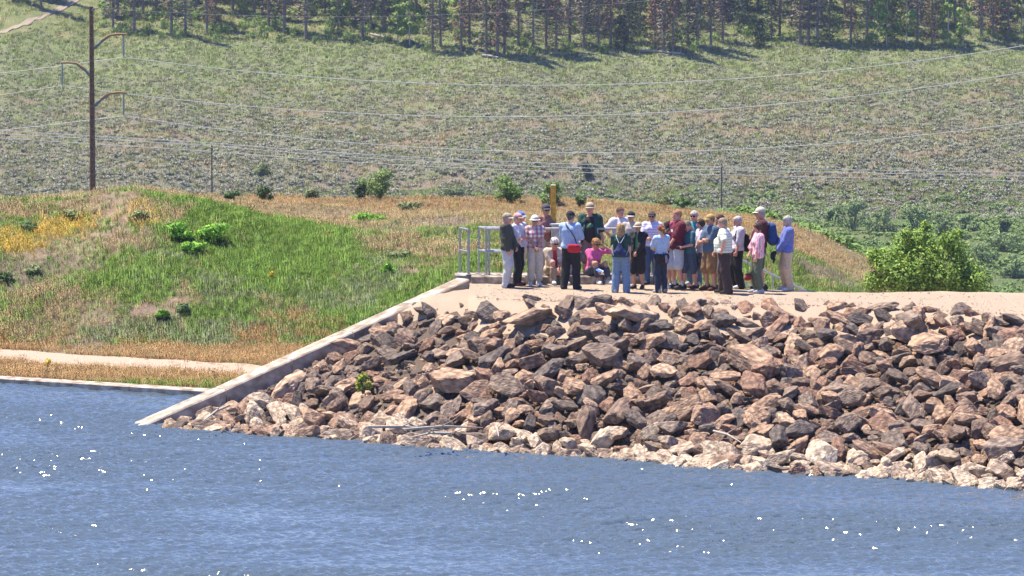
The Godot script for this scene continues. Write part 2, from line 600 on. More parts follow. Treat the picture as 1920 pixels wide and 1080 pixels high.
func build_dam() -> void:
	# earth under the rocks
	structure("embankment_earth", grid_mesh(-7.6, 13.0, 0.2, 81.0, 99.0, 0.2, func(x, d):
		var h := slope_h(x, d) - 0.24
		if x < -0.9 and d > wall_d(x) - 0.1:
			h = minf(h, slope_h(x, wall_d(x) - 0.1) - 0.2)
		return clampf(h, -0.6, CREST - 0.1), func(_x, _d): return Color.WHITE), mats.earth)
	# gravel crest
	var far_x := PackedFloat32Array([-1.0, 3.2, 3.4, 6.4, 8.0, 9.5, 13.0])
	var far_d := PackedFloat32Array([102.6, 102.6, 101.6, 100.3, 99.7, 99.9, 99.4])
	var st := st_new()
	st.set_smooth_group(0)
	var nx := 90
	var nd := 14
	var pt := func(i: int, j: int) -> Vector3:
		var x := lerpf(-0.95, 13.0, float(i) / nx)
		var d0 := maxf(tab(x, edge_x, edge_d) - 0.15, 0.0)
		var d1: float = tab(x, far_x, far_d)
		var d := lerpf(d0, d1, float(j - 2) / (nd - 2))
		if j < 2:                                                # the gravel spills a little way down the face
			d = d0 - 0.55 * (2 - j)
			return Vector3(x, slope_h(x, d) - 0.13 + 0.04 * noise_b.get_noise_2d(x * 3.0, d * 3.0), -d)
		var h := CREST + 0.025 * noise_b.get_noise_2d(x * 1.5, d * 1.5) - (0.06 if j == 2 else 0.0)
		if x > 3.4:
			h -= 0.30 * sm(d1 - 0.5, d1, d)
		return Vector3(x, h, -d)
	for i in nx:
		for j in nd:
			quad(st, pt.call(i, j), pt.call(i, j + 1), pt.call(i + 1, j + 1), pt.call(i + 1, j))
	structure("gravel_crest", flat_mesh(st), mats.gravel)
	st = st_new()                                                # gravel tongue between the rocks and the wing wall
	st.set_smooth_group(0)
	var tp := func(i: int, j: int) -> Vector3:
		var x := lerpf(-2.5, -0.90, i / 16.0)
		var d1 := wall_d(minf(x, -0.95)) + 0.04
		var d := lerpf(d1, d1 - lerpf(1.6, 4.0, i / 16.0), j / 10.0)
		var h := slope_h(minf(x, -1.041), d) - 0.05 + 0.03 * noise_b.get_noise_2d(x * 3.0, d * 3.0) - 0.34 * sm(0.55, 1.0, j / 10.0)
		return Vector3(x, minf(h, CREST - 0.02), -d)
	for i in 16:
		for j in 10:
			quad(st, tp.call(i, j + 1), tp.call(i, j), tp.call(i + 1, j), tp.call(i + 1, j + 1))
	structure("gravel_tongue", flat_mesh(st), mats.gravel)
	# downstream face behind the crest
	st = st_new()
	for i in 40:
		var xs := [lerpf(3.2, 13.0, i / 40.0), lerpf(3.2, 13.0, (i + 1) / 40.0)]
		var q := []
		for x in xs:
			var d1: float = tab(x, far_x, far_d)
			q.append(Vector3(x, CREST - 0.28, -d1 + 0.02))
			q.append(Vector3(x, 0.05, -d1 - 5.0))
		quad(st, q[0], q[1], q[3], q[2])
	structure("downstream_face", flat_mesh(st), mats.track)
	# sloping wing wall
	var wing := thing("wing_wall", "long sloping concrete wing wall running down beside the rocks into the water", "wall")
	var dir := (WALL_A - WALL_B)
	dir.y = 0
	dir = dir.normalized()
	var nrm := Vector3(dir.z, 0, -dir.x)
	if nrm.z < 0:
		nrm = -nrm
	var segs := [0.0, 0.24, 0.44, 0.63, 0.82, 1.0]
	var down := 0.2
	for s in 5:                                                  # five pours with open joints between them
		var t0: float = segs[s] + (0.0 if s == 0 else 0.0012)
		var t1: float = segs[s + 1] - (0.0 if s == 4 else 0.0012)
		st = st_new()
		st.set_smooth_group(-1)
		var a0 := WALL_B.lerp(WALL_A, t0)
		var a1 := WALL_B.lerp(WALL_A, t1)
		if s == 0:
			a0 = WALL_B + (WALL_B - WALL_A) * 0.08
			a0.y = -0.18
		var th := 0.50
		var c := 0.03
		var prof := func(p: Vector3) -> Array:
			return [p + Vector3(0, -p.y - 0.8, 0), p + Vector3(0, -c, 0), p - nrm * c, p - nrm * (th - c), p - nrm * th + Vector3(0, -c, 0), p - nrm * th + Vector3(0, -p.y - 0.8, 0)]
		var r0: Array = prof.call(a0)
		var r1: Array = prof.call(a1)
		for k in 5:
			quad(st, r0[k], r0[k + 1], r1[k + 1], r1[k])
		for r in [r0, r1]:
			for k in range(1, 5):
				if r == r0:
					for v in [r[0], r[k + 1], r[k]]:
						st.add_vertex(v)
				else:
					for v in [r[0], r[k], r[k + 1]]:
						st.add_vertex(v)
		part("wall_section", flat_mesh(st), mats.concrete, wing)
	# kerb round the outlet platform
	var kerb := thing("concrete_kerb", "low concrete kerb along the back of the gravel crest under the railing", "kerb")
	var kx := [-0.93, 0.55, 2.05, 3.4]
	for i in 3:
		st = st_new()
		var x0: float = kx[i] + 0.006
		var x1: float = kx[i + 1] - 0.006
		box(st, Transform3D(Basis(), Vector3((x0 + x1) * 0.5, 2.56, -101.75)), Vector3(x1 - x0, 0.42, 0.36), 0.02)
		part("kerb_section", flat_mesh(st), mats.concrete, kerb)
	var slab := thing("outlet_platform", "pale concrete platform slab behind the kerb and the railing posts", "platform")
	st = st_new()
	box(st, Transform3D(Basis(), Vector3(1.05, 2.545, -102.26)), Vector3(4.7, 0.46, 0.62), 0.02)
	part("slab", flat_mesh(st), mats.concrete, slab)
	# spillway sill
	var sill := thing("spillway_sill", "thin pale concrete sill between the lake and the dry grass channel", "sill")
	var s0 := Vector3(-14.2, 0, -106.55)
	var s1 := Vector3(-3.0, 0, -99.95)
	var sd := (s1 - s0).normalized()
	for i in 4:
		var p0 := s0.lerp(s1, i / 4.0)
		var p1 := s0.lerp(s1, (i + 1) / 4.0)
		st = st_new()
		box(st, Transform3D(Basis(sd, Vector3.UP, sd.cross(Vector3.UP)), (p0 + p1) * 0.5 + Vector3(0, -0.06, 0)), Vector3(p0.distance_to(p1) - 0.008, 0.40, 0.55), 0.015)
		part("sill_section", flat_mesh(st), mats.concrete, sill)

# ==================================================================== riprap
func ico_sphere(level: int) -> Array:
	var t := (1.0 + sqrt(5.0)) / 2.0
	var v := [Vector3(-1, t, 0), Vector3(1, t, 0), Vector3(-1, -t, 0), Vector3(1, -t, 0), Vector3(0, -1, t), Vector3(0, 1, t), Vector3(0, -1, -t), Vector3(0, 1, -t), Vector3(t, 0, -1), Vector3(t, 0, 1), Vector3(-t, 0, -1), Vector3(-t, 0, 1)]
	for i in 12:
		v[i] = v[i].normalized()
	var f := [[0, 11, 5], [0, 5, 1], [0, 1, 7], [0, 7, 10], [0, 10, 11], [1, 5, 9], [5, 11, 4], [11, 10, 2], [10, 7, 6], [7, 1, 8], [3, 9, 4], [3, 4, 2], [3, 2, 6], [3, 6, 8], [3, 8, 9], [4, 9, 5], [2, 4, 11], [6, 2, 10], [8, 6, 7], [9, 8, 1]]
	for l in level:
		var mid := {}
		var g := []
		for tr in f:
			var m := []
			for k in 3:
				var a: int = tr[k]
				var b: int = tr[(k + 1) % 3]
				var key := Vector2i(mini(a, b), maxi(a, b))
				if not mid.has(key):
					mid[key] = v.size()
					v.append(((v[a] + v[b]) * 0.5).normalized())
				m.append(mid[key])
			g.append([tr[0], m[0], m[2]])
			g.append([tr[1], m[1], m[0]])
			g.append([tr[2], m[2], m[1]])
			g.append([m[0], m[1], m[2]])
		f = g
	return [v, f]

func rock_mesh(ico: Array, sd: int) -> ArrayMesh:
	var r := RandomNumberGenerator.new()
	r.seed = 900 + sd
	var planes := []
	var np := r.randi_range(10, 14)
	var spin := r.randf_range(0, TAU)
	for i in np:                                                 # facets spread all round, so that no part stays round
		var yy := 1.0 - 2.0 * (i + 0.5) / np
		var aa := spin + 2.399963 * i
		var n := (Vector3(cos(aa) * sqrt(1.0 - yy * yy), yy, sin(aa) * sqrt(1.0 - yy * yy)) + Vector3(r.randfn(), r.randfn(), r.randfn()) * 0.28).normalized()
		planes.append([n, r.randf_range(0.42, 0.82)])
	# one broad flat pair, as broken basalt has
	var n0 := Vector3(r.randf_range(-0.3, 0.3), 1, r.randf_range(-0.3, 0.3)).normalized()
	planes.append([n0, r.randf_range(0.5, 0.7)])
	planes.append([-n0, r.randf_range(0.5, 0.75)])
	var pos := []
	for v in ico[0]:
		var rad := 1.0
		for p in planes:
			var c: float = v.dot(p[0])
			if c > 0.05:
				rad = minf(rad, p[1] / c)
		rad *= 1.0 + 0.05 * noise_b.get_noise_3d(v.x * 3.0 + sd * 10.0, v.y * 3.0, v.z * 3.0) + 0.04 * noise_b.get_noise_3d(v.x * 9.0, v.y * 9.0 + sd * 10.0, v.z * 9.0)
		pos.append(v * rad)
	var st := st_new()
	st.set_smooth_group(-1)
	for tr in ico[1]:
		var a: Vector3 = pos[tr[0]]
		var b: Vector3 = pos[tr[1]]
		var c: Vector3 = pos[tr[2]]
		if (c - a).cross(b - a).dot(a + b + c) < 0.0:
			var q := b
			b = c
			c = q
		st.add_vertex(a)
		st.add_vertex(b)
		st.add_vertex(c)
	return flat_mesh(st)

func build_stones() -> void:
	var ico := ico_sphere(3)
	var ico_s := ico_sphere(2)
	var big := []
	for i in 22:
		big.append(rock_mesh(ico, i))
	var small := []
	for i in 6:
		small.append(rock_mesh(ico_s, 50 + i))
	var tints := [Color(0.250, 0.178, 0.135), Color(0.185, 0.138, 0.110), Color(0.30, 0.215, 0.155), Color(0.150, 0.125, 0.108), Color(0.225, 0.180, 0.145), Color(0.34, 0.245, 0.175), Color(0.115, 0.102, 0.096), Color(0.255, 0.165, 0.120), Color(0.205, 0.170, 0.145), Color(0.38, 0.29, 0.215)]
	var pale := [Color(0.44, 0.38, 0.30), Color(0.50, 0.44, 0.35), Color(0.36, 0.30, 0.24)]
	var tex := noise_tex(0.007, 7, Color(0.55, 0.52, 0.52), Color(1.0, 0.98, 0.95), 512, 61, 0.22)
	var nrm := bump_tex(0.02, 6, 2.2, 512, 62)
	var rock_mats := []
	for c in tints + pale:
		var m := std(lin(c.r * 1.46, c.g * 1.42, c.b * 1.34), 0.85, tex, 0.55, nrm, 1.1, false, false)
		rock_mats.append(m)
	# dart throwing, big rocks first
	var cells := {}
	var spots := []
	var r := RandomNumberGenerator.new()
	r.seed = 77
	var sizes := []
	for i in 16:
		sizes.append(r.randf_range(0.38, 0.50))
	for i in 110:
		sizes.append(r.randf_range(0.28, 0.38))
	for i in 950:
		sizes.append(r.randf_range(0.18, 0.28))
	for i in 2200:
		sizes.append(r.randf_range(0.12, 0.18))
	for i in 3600:
		sizes.append(r.randf_range(0.07, 0.12))
	for s in sizes:
		for tries in 15:
			var x := r.randf_range(-7.3, 12.2)
			var dw := tab(x, shore_x, shore_d)
			var top := wall_d(x) - 0.05 if x < -0.95 else tab(x, edge_x, edge_d) + 0.30
			var d := r.randf_range(dw - 0.35, top)
			if x < 0.1 and d > wall_d(minf(x, -0.95)) - 0.95 * s - 0.16 - 0.5 * sm(-4.0, -1.2, x):
				continue
			if x > -2.4 and x < 0.3 and slope_h(x, d) > 2.42:
				continue
			var h := slope_h(x, d) - 0.10
			if x < -0.9:
				h -= 0.14
			if h > CREST - 0.16 and s > 0.3:
				continue
			if h < 0.15 and s > 0.42:
				continue
			var ok := true
			var ci := Vector2i(int(floor(x / 0.7)), int(floor(d / 0.7)))
			for i in range(-2, 3):
				for j in range(-2, 3):
					for q in cells.get(ci + Vector2i(i, j), []):
						var o: Array = spots[q]
						var dist := Vector2(o[0] - x, (o[1] - d) * 1.25).length()
						if dist < 0.60 * (o[2] + s):
							ok = false
							break
					if not ok:
						break
				if not ok:
					break
			if ok:
				if not cells.has(ci):
					cells[ci] = []
				cells[ci].append(spots.size())
				spots.append([x, d, s, h])
				break
	var riprap := Node3D.new()
	riprap.name = "riprap_bank"
	riprap.set_meta("kind", "structure")
	add_child(riprap)
	var order := range(spots.size())
	order.sort_custom(func(a, b): return spots[a][2] / spots[a][1] > spots[b][2] / spots[b][1])
	var count := 0
	var rest_x := []
	var rest_c := PackedColorArray()
	for q in order:
		var o: Array = spots[q]
		var s: float = o[2]
		var down_hill := 0.36
		var b := Basis(Vector3.RIGHT, r.randf_range(-0.6, 0.6) + down_hill) * Basis(Vector3.BACK, r.randf_range(-0.6, 0.6)) * Basis(Vector3.UP, r.randf_range(0, TAU))
		b = b * Basis.from_scale(Vector3(r.randf_range(1.2, 1.75), r.randf_range(0.5, 0.9), r.randf_range(0.75, 1.15)) * s)
		var lift := s * (r.randf_range(-0.1, 0.65) if s > 0.2 else r.randf_range(-0.5, 0.0))
		if o[3] > CREST - 0.5:
			lift = minf(lift, CREST - 0.02 * s - o[3])
		if s < 0.15:
			lift = -0.10
		var p := Vector3(o[0], o[3] + lift, -o[1])
		if o[3] < 0.12:
			p.y = maxf(p.y, 0.0) + 0.02
		var wet: float = o[3] + r.randf_range(-0.16, 0.16) - 0.10 * sm(-2.0, -5.0, o[0])
		var ti := r.randi_range(0, tints.size() - 1)
		if wet < 0.24 and r.randf() < lerpf(0.5, 0.9, sm(-3.0, 3.0, o[0])):
			ti = tints.size() + r.randi_range(0, 2)
		if count < 300:
			part("stone", big[r.randi_range(0, big.size() - 1)], rock_mats[ti], riprap, Transform3D(b, p))
		else:
			rest_x.append(Transform3D(b, p))
			var c: Color = (tints + pale)[ti]
			var f := r.randf_range(1.05, 1.6)
			rest_c.append(Color(c.r * f * 1.04, c.g * f, c.b * f * 0.93))
		count += 1
	# the smaller rubble in the gaps, past the first three hundred
	for i in 2600:
		var x := r.randf_range(-7.0, 12.2)
		var top := wall_d(x) - 0.3 if x < -0.95 else tab(x, edge_x, edge_d) - 0.3
		var d := r.randf_range(tab(x, shore_x, shore_d) - 0.1, top)
		var s := r.randf_range(0.045, 0.11)
		var c: Color = tints[r.randi_range(0, tints.size() - 1)] * r.randf_range(1.0, 1.5)
		rest_x.append(Transform3D(Basis(Vector3(r.randfn(), r.randfn(), r.randfn()).normalized(), r.randf_range(0, TAU)) * Basis.from_scale(Vector3(1.3, 0.8, 1.0) * s), Vector3(x, maxf(slope_h(x, d) - 0.21, 0.0), -d)))
		rest_c.append(Color(c.r, c.g, c.b))
	var rm := std(Color.WHITE, 0.85, tex, 0.55, nrm, 1.1, true, false)
	for k in 10:
		var xs := []
		var cs := PackedColorArray()
		for i in range(k, rest_x.size(), 10):
			xs.append(rest_x[i])
			cs.append(rest_c[i])
		scatter("rubble_%s" % ["coarse", "fine"][0 if k < 6 else 1], big[k] if k < 6 else small[k - 6], rm, xs, cs, riprap)
	# loose pebbles strewn over the gravel crest
	var px := []
	var pc := PackedColorArray()
	for i in 2600:
		var x := r.randf_range(-0.8, 12.5)
		var d0 := tab(x, edge_x, edge_d)
		var d := d0 + 5.2 * pow(r.randf(), 1.8)
		if d > 99.4 + (2.0 if x < 3.2 else 0.0):
			continue
		var s := r.randf_range(0.008, 0.020) * (1.8 if r.randf() < 0.06 else 1.0)
		var f := r.randf_range(0.8, 1.25)
		px.append(Transform3D(Basis(Vector3.UP, r.randf_range(0, TAU)) * Basis.from_scale(Vector3(1.3, 0.7, 1.0) * s), Vector3(x, CREST + 0.002, -d)))
		pc.append(Color(0.62 * f, 0.50 * f, 0.37 * f))
	scatter("crest_pebbles", small[0], rm, px, pc).set_meta("label", "loose pebbles strewn over the gravel crest")
	print("stones ", spots.size())

# ==================================================================== railings, cabinet, marker post
func pipe(called: String, pts: Array, r: float, parent: Node3D, m: Material, sides := 10) -> MeshInstance3D:
	var rr := []
	for p in pts:
		rr.append(r)
	return part(called, tube_mesh(pts, rr, sides), m, parent)

func plate(called: String, where: Vector3, s: Vector3, parent: Node3D, m: Material, bevel := 0.006, b := Basis()) -> MeshInstance3D:
	var st := st_new()
	box(st, Transform3D(b, where), s, bevel)
	return part(called, flat_mesh(st), m, parent)

func build_rails() -> void:
	var top := 2.775
	var gate := thing("railing_gate", "narrow galvanised steel gate panel standing alone at the head of the sloping wall", "railing", Vector3(-0.98, top, -101.92))
	var run := Vector3(-0.20, 0, -0.62)
	for p in [Vector3.ZERO, run]:
		pipe("post", [p, p + Vector3(0, 1.02, 0)], 0.03 if p == Vector3.ZERO else 0.022, gate, mats.steel)
		plate("base_plate", p + Vector3(0, 0.008, 0), Vector3(0.12, 0.012, 0.12), gate, mats.steel, 0.002)
	for y in [1.02, 0.52]:
		pipe("rail", [Vector3(0, y, 0), run + Vector3(0, y, 0)], 0.02, gate, mats.steel)
	var rail := thing("platform_railing", "long galvanised steel double railing behind the group along the concrete platform", "railing", Vector3(-0.58, top, -101.98))
	for side in [0.0, 1.0]:
		var off: Vector3 = Vector3(-0.17, 0, -0.52) * side
		var r := 0.027 if side == 0.0 else 0.021
		var xs := [0.0, 1.25, 2.5, 3.75]
		for x in xs:
			pipe("post", [Vector3(x, 0, 0) + off, Vector3(x, 1.04, 0) + off], r, rail, mats.steel)
			plate("base_plate", Vector3(x, 0.008, 0) + off, Vector3(0.12, 0.012, 0.12), rail, mats.steel, 0.002)
		for y in [1.04, 0.52]:
			pipe("rail", [off + Vector3(0, y, 0), off + Vector3(3.75, y, 0)], r, rail, mats.steel)
	for y in [1.04, 0.52]:
		pipe("end_rail", [Vector3(0, y, 0), Vector3(-0.17, y, -0.52)], 0.021, rail, mats.steel)
	pipe("corner_brace", [Vector3(0.07, 0, 0), Vector3(0.07, 1.02, 0)], 0.022, rail, mats.steel)
	# handrail of the stair that goes down behind the crest
	var hand := thing("stair_handrail", "grey steel pipe handrail sloping down behind the crest beside the group", "handrail")
	var a := at(1386, 485, 102.6)
	var b := at(1512, 546, 102.2)
	pipe("rail", [a, b], 0.026, hand, mats.steel)
	pipe("rail", [a + Vector3(0, -0.5, -0.0), b + Vector3(0, -0.5, 0)], 0.024, hand, mats.steel)
	for t in [0.03, 0.5, 0.97]:
		var p := a.lerp(b, t)
		pipe("post", [Vector3(p.x, 0.6, p.z), p], 0.024, hand, mats.steel)
	# control cabinet
	var metal := std(lin(0.50, 0.50, 0.48), 0.55, mats.grey_noise, 0.8)
	var cab := thing("control_cabinet", "plain light grey metal control cabinet behind the railing near the marker post", "cabinet", Vector3(1.14, top, -102.25))
	plate("housing", Vector3(0, 0.56, 0), Vector3(0.50, 1.08, 0.26), cab, metal, 0.012)
	plate("lid", Vector3(0, 1.125, 0.01), Vector3(0.54, 0.045, 0.32), cab, metal, 0.012)
	var door := plate("door", Vector3(0, 0.56, 0.137), Vector3(0.42, 0.92, 0.016), cab, metal, 0.004)
	plate("handle", Vector3(0.16, 0.58, 0.155), Vector3(0.025, 0.12, 0.02), door, mats.steel, 0.004)
	plate("plinth", Vector3(0, 0.01, 0), Vector3(0.44, 0.02, 0.22), cab, mats.steel, 0.002)
	# marker post
	var post := thing("marker_post", "tall square yellow ochre timber marker post with a pale top", "post", Vector3(0.935, top, -102.42))
	var ochre := std(lin(0.72, 0.40, 0.06), 0.8, noise_tex(0.03, 4, Color(0.75, 0.72, 0.7), Color.WHITE, 256, 91), 1.2)
	plate("shaft", Vector3(0, 0.99, 0), Vector3(0.12, 1.98, 0.12), post, ochre, 0.012)
	plate("cap", Vector3(0, 1.995, 0), Vector3(0.115, 0.03, 0.115), post, std(lin(0.55, 0.47, 0.36), 0.85), 0.008)

# ==================================================================== power lines
func cable(label: String, pts: Array, d0: float, d1: float, r: float, col: Material, grp: String) -> void:
	# PTS: pixel places of the span; the sag is the parabola that passes the first, middle and last
	var p0: Array = pts[0]
	var p1: Array = pts[1]
	var p2: Array = pts[2]
	var n := 36
	var out := []
	var rad := []
	for i in n + 1:
		var x := lerpf(p0[0], p2[0], float(i) / n)
		var l0: float = (x - p1[0]) * (x - p2[0]) / ((p0[0] - p1[0]) * (p0[0] - p2[0]))
		var l1: float = (x - p0[0]) * (x - p2[0]) / ((p1[0] - p0[0]) * (p1[0] - p2[0]))
		var l2: float = (x - p0[0]) * (x - p1[0]) / ((p2[0] - p0[0]) * (p2[0] - p1[0]))
		out.append(at(x, p0[1] * l0 + p1[1] * l1 + p2[1] * l2, lerpf(d0, d1, float(i) / n)))
		rad.append(r)
	var o := single("power_cable", tube_mesh(out, rad, 5), col)
	tag(o, label, "cable", grp)

func build_power_lines() -> void:
	var wood := std(lin(0.26, 0.135, 0.075), 0.9, noise_tex(0.02, 4, Color(0.55, 0.5, 0.48), Color.WHITE, 256, 41, 0.15), 0.8)
	var arm_wood := std(lin(0.36, 0.21, 0.11), 0.85, mats.grey_noise, 0.9)
	var iron := std(lin(0.15, 0.16, 0.17), 0.5)
	var glass := std(lin(0.24, 0.27, 0.30), 0.35)
	var wire := std(lin(0.50, 0.50, 0.48), 0.6)
	var D := 250.0
	var base := at(174, 400, D)
	base.y = ground_h(base.x, D) - 0.2
	var head := at(173, 12, D)
	var pole := thing("transmission_pole", "tall brown timber transmission pole with three curved arms rising behind the mound", "power pole", base)
	var hgt := head.y - base.y
	part("shaft", tube_mesh([Vector3.ZERO, Vector3(0, hgt * 0.5, 0), Vector3(0.0, hgt, 0)], [0.20, 0.165, 0.12], 12), wood, pole)
	part("pole_cap", tube_mesh([Vector3(0.04, hgt - 0.25, 0.1), Vector3(0.19, hgt - 0.1, 0.12)], [0.06, 0.07], 8), iron, pole)
	for s in [[180.0, 84.0, 236.0, 64.0, 232.0, 107.0], [168.0, 136.0, 114.0, 118.0, 117.0, 160.0], [180.0, 192.0, 238.0, 174.0, 232.0, 217.0]]:
		var a := at(s[0], s[1], D) - base
		var b := at(s[2], s[3], D) - base
		var c := at(s[4], s[5], D) - base
		var mid := a.lerp(b, 0.45) + Vector3(0, 0.26, 0)
		part("arm", tube_mesh([a.lerp(mid, 0.35) + Vector3(0, 0.02, 0), mid, a.lerp(b, 0.72) + Vector3(0, 0.17, 0), b], [0.075, 0.07, 0.062, 0.055], 8), arm_wood, pole)
		part("bracket", tube_mesh([Vector3(signf(a.x) * 0.06, a.y - 0.22, 0), a + Vector3(0, -0.14, 0), a.lerp(mid, 0.3) + Vector3(0, -0.03, 0), mid + Vector3(0, -0.05, 0)], [0.085, 0.085, 0.08, 0.045], 8), iron, pole)
		var ip := [Vector3(c.x, b.y - 0.04, 0)]
		var ir := [0.02]
		for k in 11:
			var y0: float = lerpf(b.y - 0.10, c.y + 0.06, k / 11.0)
			var dy: float = (b.y - c.y - 0.16) / 11.0
			ip.append_array([Vector3(c.x, y0, 0), Vector3(c.x, y0 - dy * 0.12, 0), Vector3(c.x, y0 - dy * 0.45, 0), Vector3(c.x, y0 - dy * 0.5, 0)])
			ir.append_array([0.03, 0.075, 0.065, 0.03])
		ip.append(Vector3(c.x, c.y, 0))
		ir.append(0.03)
		part("insulator", tube_mesh(ip, ir, 8), glass, pole)
	var g := "transmission cables on the tall pole"
	cable("upper transmission cable sweeping away from the pole's top arm across the hillside", [[232, 107], [960, 160], [2050, 63]], D, D, 0.019, wire, g)
	cable("middle transmission cable sweeping away from the pole's opposite single arm across the hillside", [[117, 160], [960, 219], [2050, 112]], D, D, 0.019, wire, g)
	cable("lower transmission cable sweeping away from the pole's lowest arm across the hillside", [[232, 217], [960, 284], [2050, 210]], D, D, 0.019, wire, g)
	cable("short upper transmission cable span leaving the picture behind the pole", [[232, 107], [110, 124], [-120, 149]], D, D + 30, 0.014, wire, g)
	cable("short middle transmission cable span leaving the picture before reaching the pole", [[117, 160], [0, 178], [-120, 193]], D, D + 30, 0.014, wire, g)
	cable("short lower transmission cable span leaving the picture behind the pole", [[232, 217], [110, 232], [-120, 257]], D, D + 30, 0.014, wire, g)
	cable("thin shield wire from the very top of the transmission pole past the forest", [[174, 14], [560, 31], [1300, -8]], D, D, 0.004, wire, g)
	# old distribution line at the foot of the hill
	var d2 := 418.0
	var old := std(lin(0.12, 0.095, 0.08), 0.95)
	var k := 0
	for q in [[397.0, 272.0, 0.10], [1353.0, 307.0, 0.10]]:
		var t := at(q[0], q[1], d2)
		var g0 := ground_h(t.x, d2) - 0.2
		var o := thing("utility_pole", ["slender dark utility pole on the hillside near the transmission pole", "slender dark utility pole on the hillside above the group"][k], "power pole", Vector3(t.x, g0, t.z), 0.0, "old utility poles")
		part("shaft", tube_mesh([Vector3.ZERO, Vector3(0, t.y - g0, 0)], [0.09, 0.065], 8), old, o)
		plate("crossarm", Vector3(0, t.y - g0 - 0.25, 0.12), Vector3(0.16, 0.12, 1.5), o, old, 0.01)
		k += 1
	var g2 := "thin cables of the old utility line"
	var rows := [["topmost", -2.0, 244.0, 303.5, 313.0, 324.0], ["second", 3.0, 250.0, 310.5, 318.5, 330.0], ["lowest", 14.0, 258.0, 319.0, 327.5, 340.0]]
	for q in rows:
		cable("%s thin utility cable crossing the hillside between the two slender poles" % q[0], [[397, 270.0 + q[1]], [960, q[3]], [1353, q[4]]], d2, d2, 0.026, wire, g2)
		cable("%s thin utility cable leaving the picture past the transmission pole" % q[0], [[397, 270.0 + q[1]], [200, lerpf(q[2], 270.0 + q[1], 0.52)], [-80, q[2] - 4.0]], d2, d2 - 20, 0.026, wire, g2)
		cable("%s thin utility cable leaving the picture past the willows" % q[0], [[1353, q[4]], [1640, lerpf(q[4], q[5], 0.56)], [2060, q[5] + 1.0]], d2, d2 + 5, 0.026, wire, g2)

# ==================================================================== grass
func tuft(sd: int, blades: int, h0: float, h1: float, spread: float, width: float, lean: float, heads := false) -> ArrayMesh:
	var r := RandomNumberGenerator.new()
	r.seed = sd
	var st := st_new()
	for i in blades:
		var a := r.randf_range(0, TAU)
		var p := Vector3(cos(a), 0, sin(a)) * spread * sqrt(r.randf())
		var h := r.randf_range(h0, h1)
		var out := Vector3(cos(a + r.randf_range(-0.8, 0.8)), 0, sin(a)) * lean * h * r.randf()
		var side := Vector3(cos(r.randf_range(0, TAU)), 0, sin(r.randf_range(0, TAU))).normalized() * width * 0.5
		var m := p + out * 0.35 + Vector3(0, h * 0.55, 0)
		var t := p + out + Vector3(0, h, 0)
		var f := r.randf_range(0.7, 1.25)
		st.set_color(Color(f, f, f))
		p.y = -0.05
		st.set_normal((out.normalized() * 0.35 + Vector3(0, 1, 0)).normalized())
		for q in [p - side, m - side * 0.8, p + side, p + side, m - side * 0.8, m + side * 0.8, m - side * 0.8, t, m + side * 0.8]:
			st.add_vertex(q)
		if heads:
			var s2 := side * 1.3
			for q in [t - s2, t + Vector3(0, h * 0.22, 0) + out * 0.1, t + s2]:
				st.add_vertex(q)
	return st.commit()

var grass_col := {"green": Color(0.165, 0.295, 0.048), "blue": Color(0.225, 0.285, 0.14), "straw": Color(0.40, 0.325, 0.185), "orange": Color(0.41, 0.265, 0.125), "yellow": Color(0.58, 0.43, 0.09), "grey": Color(0.33, 0.28, 0.22)}

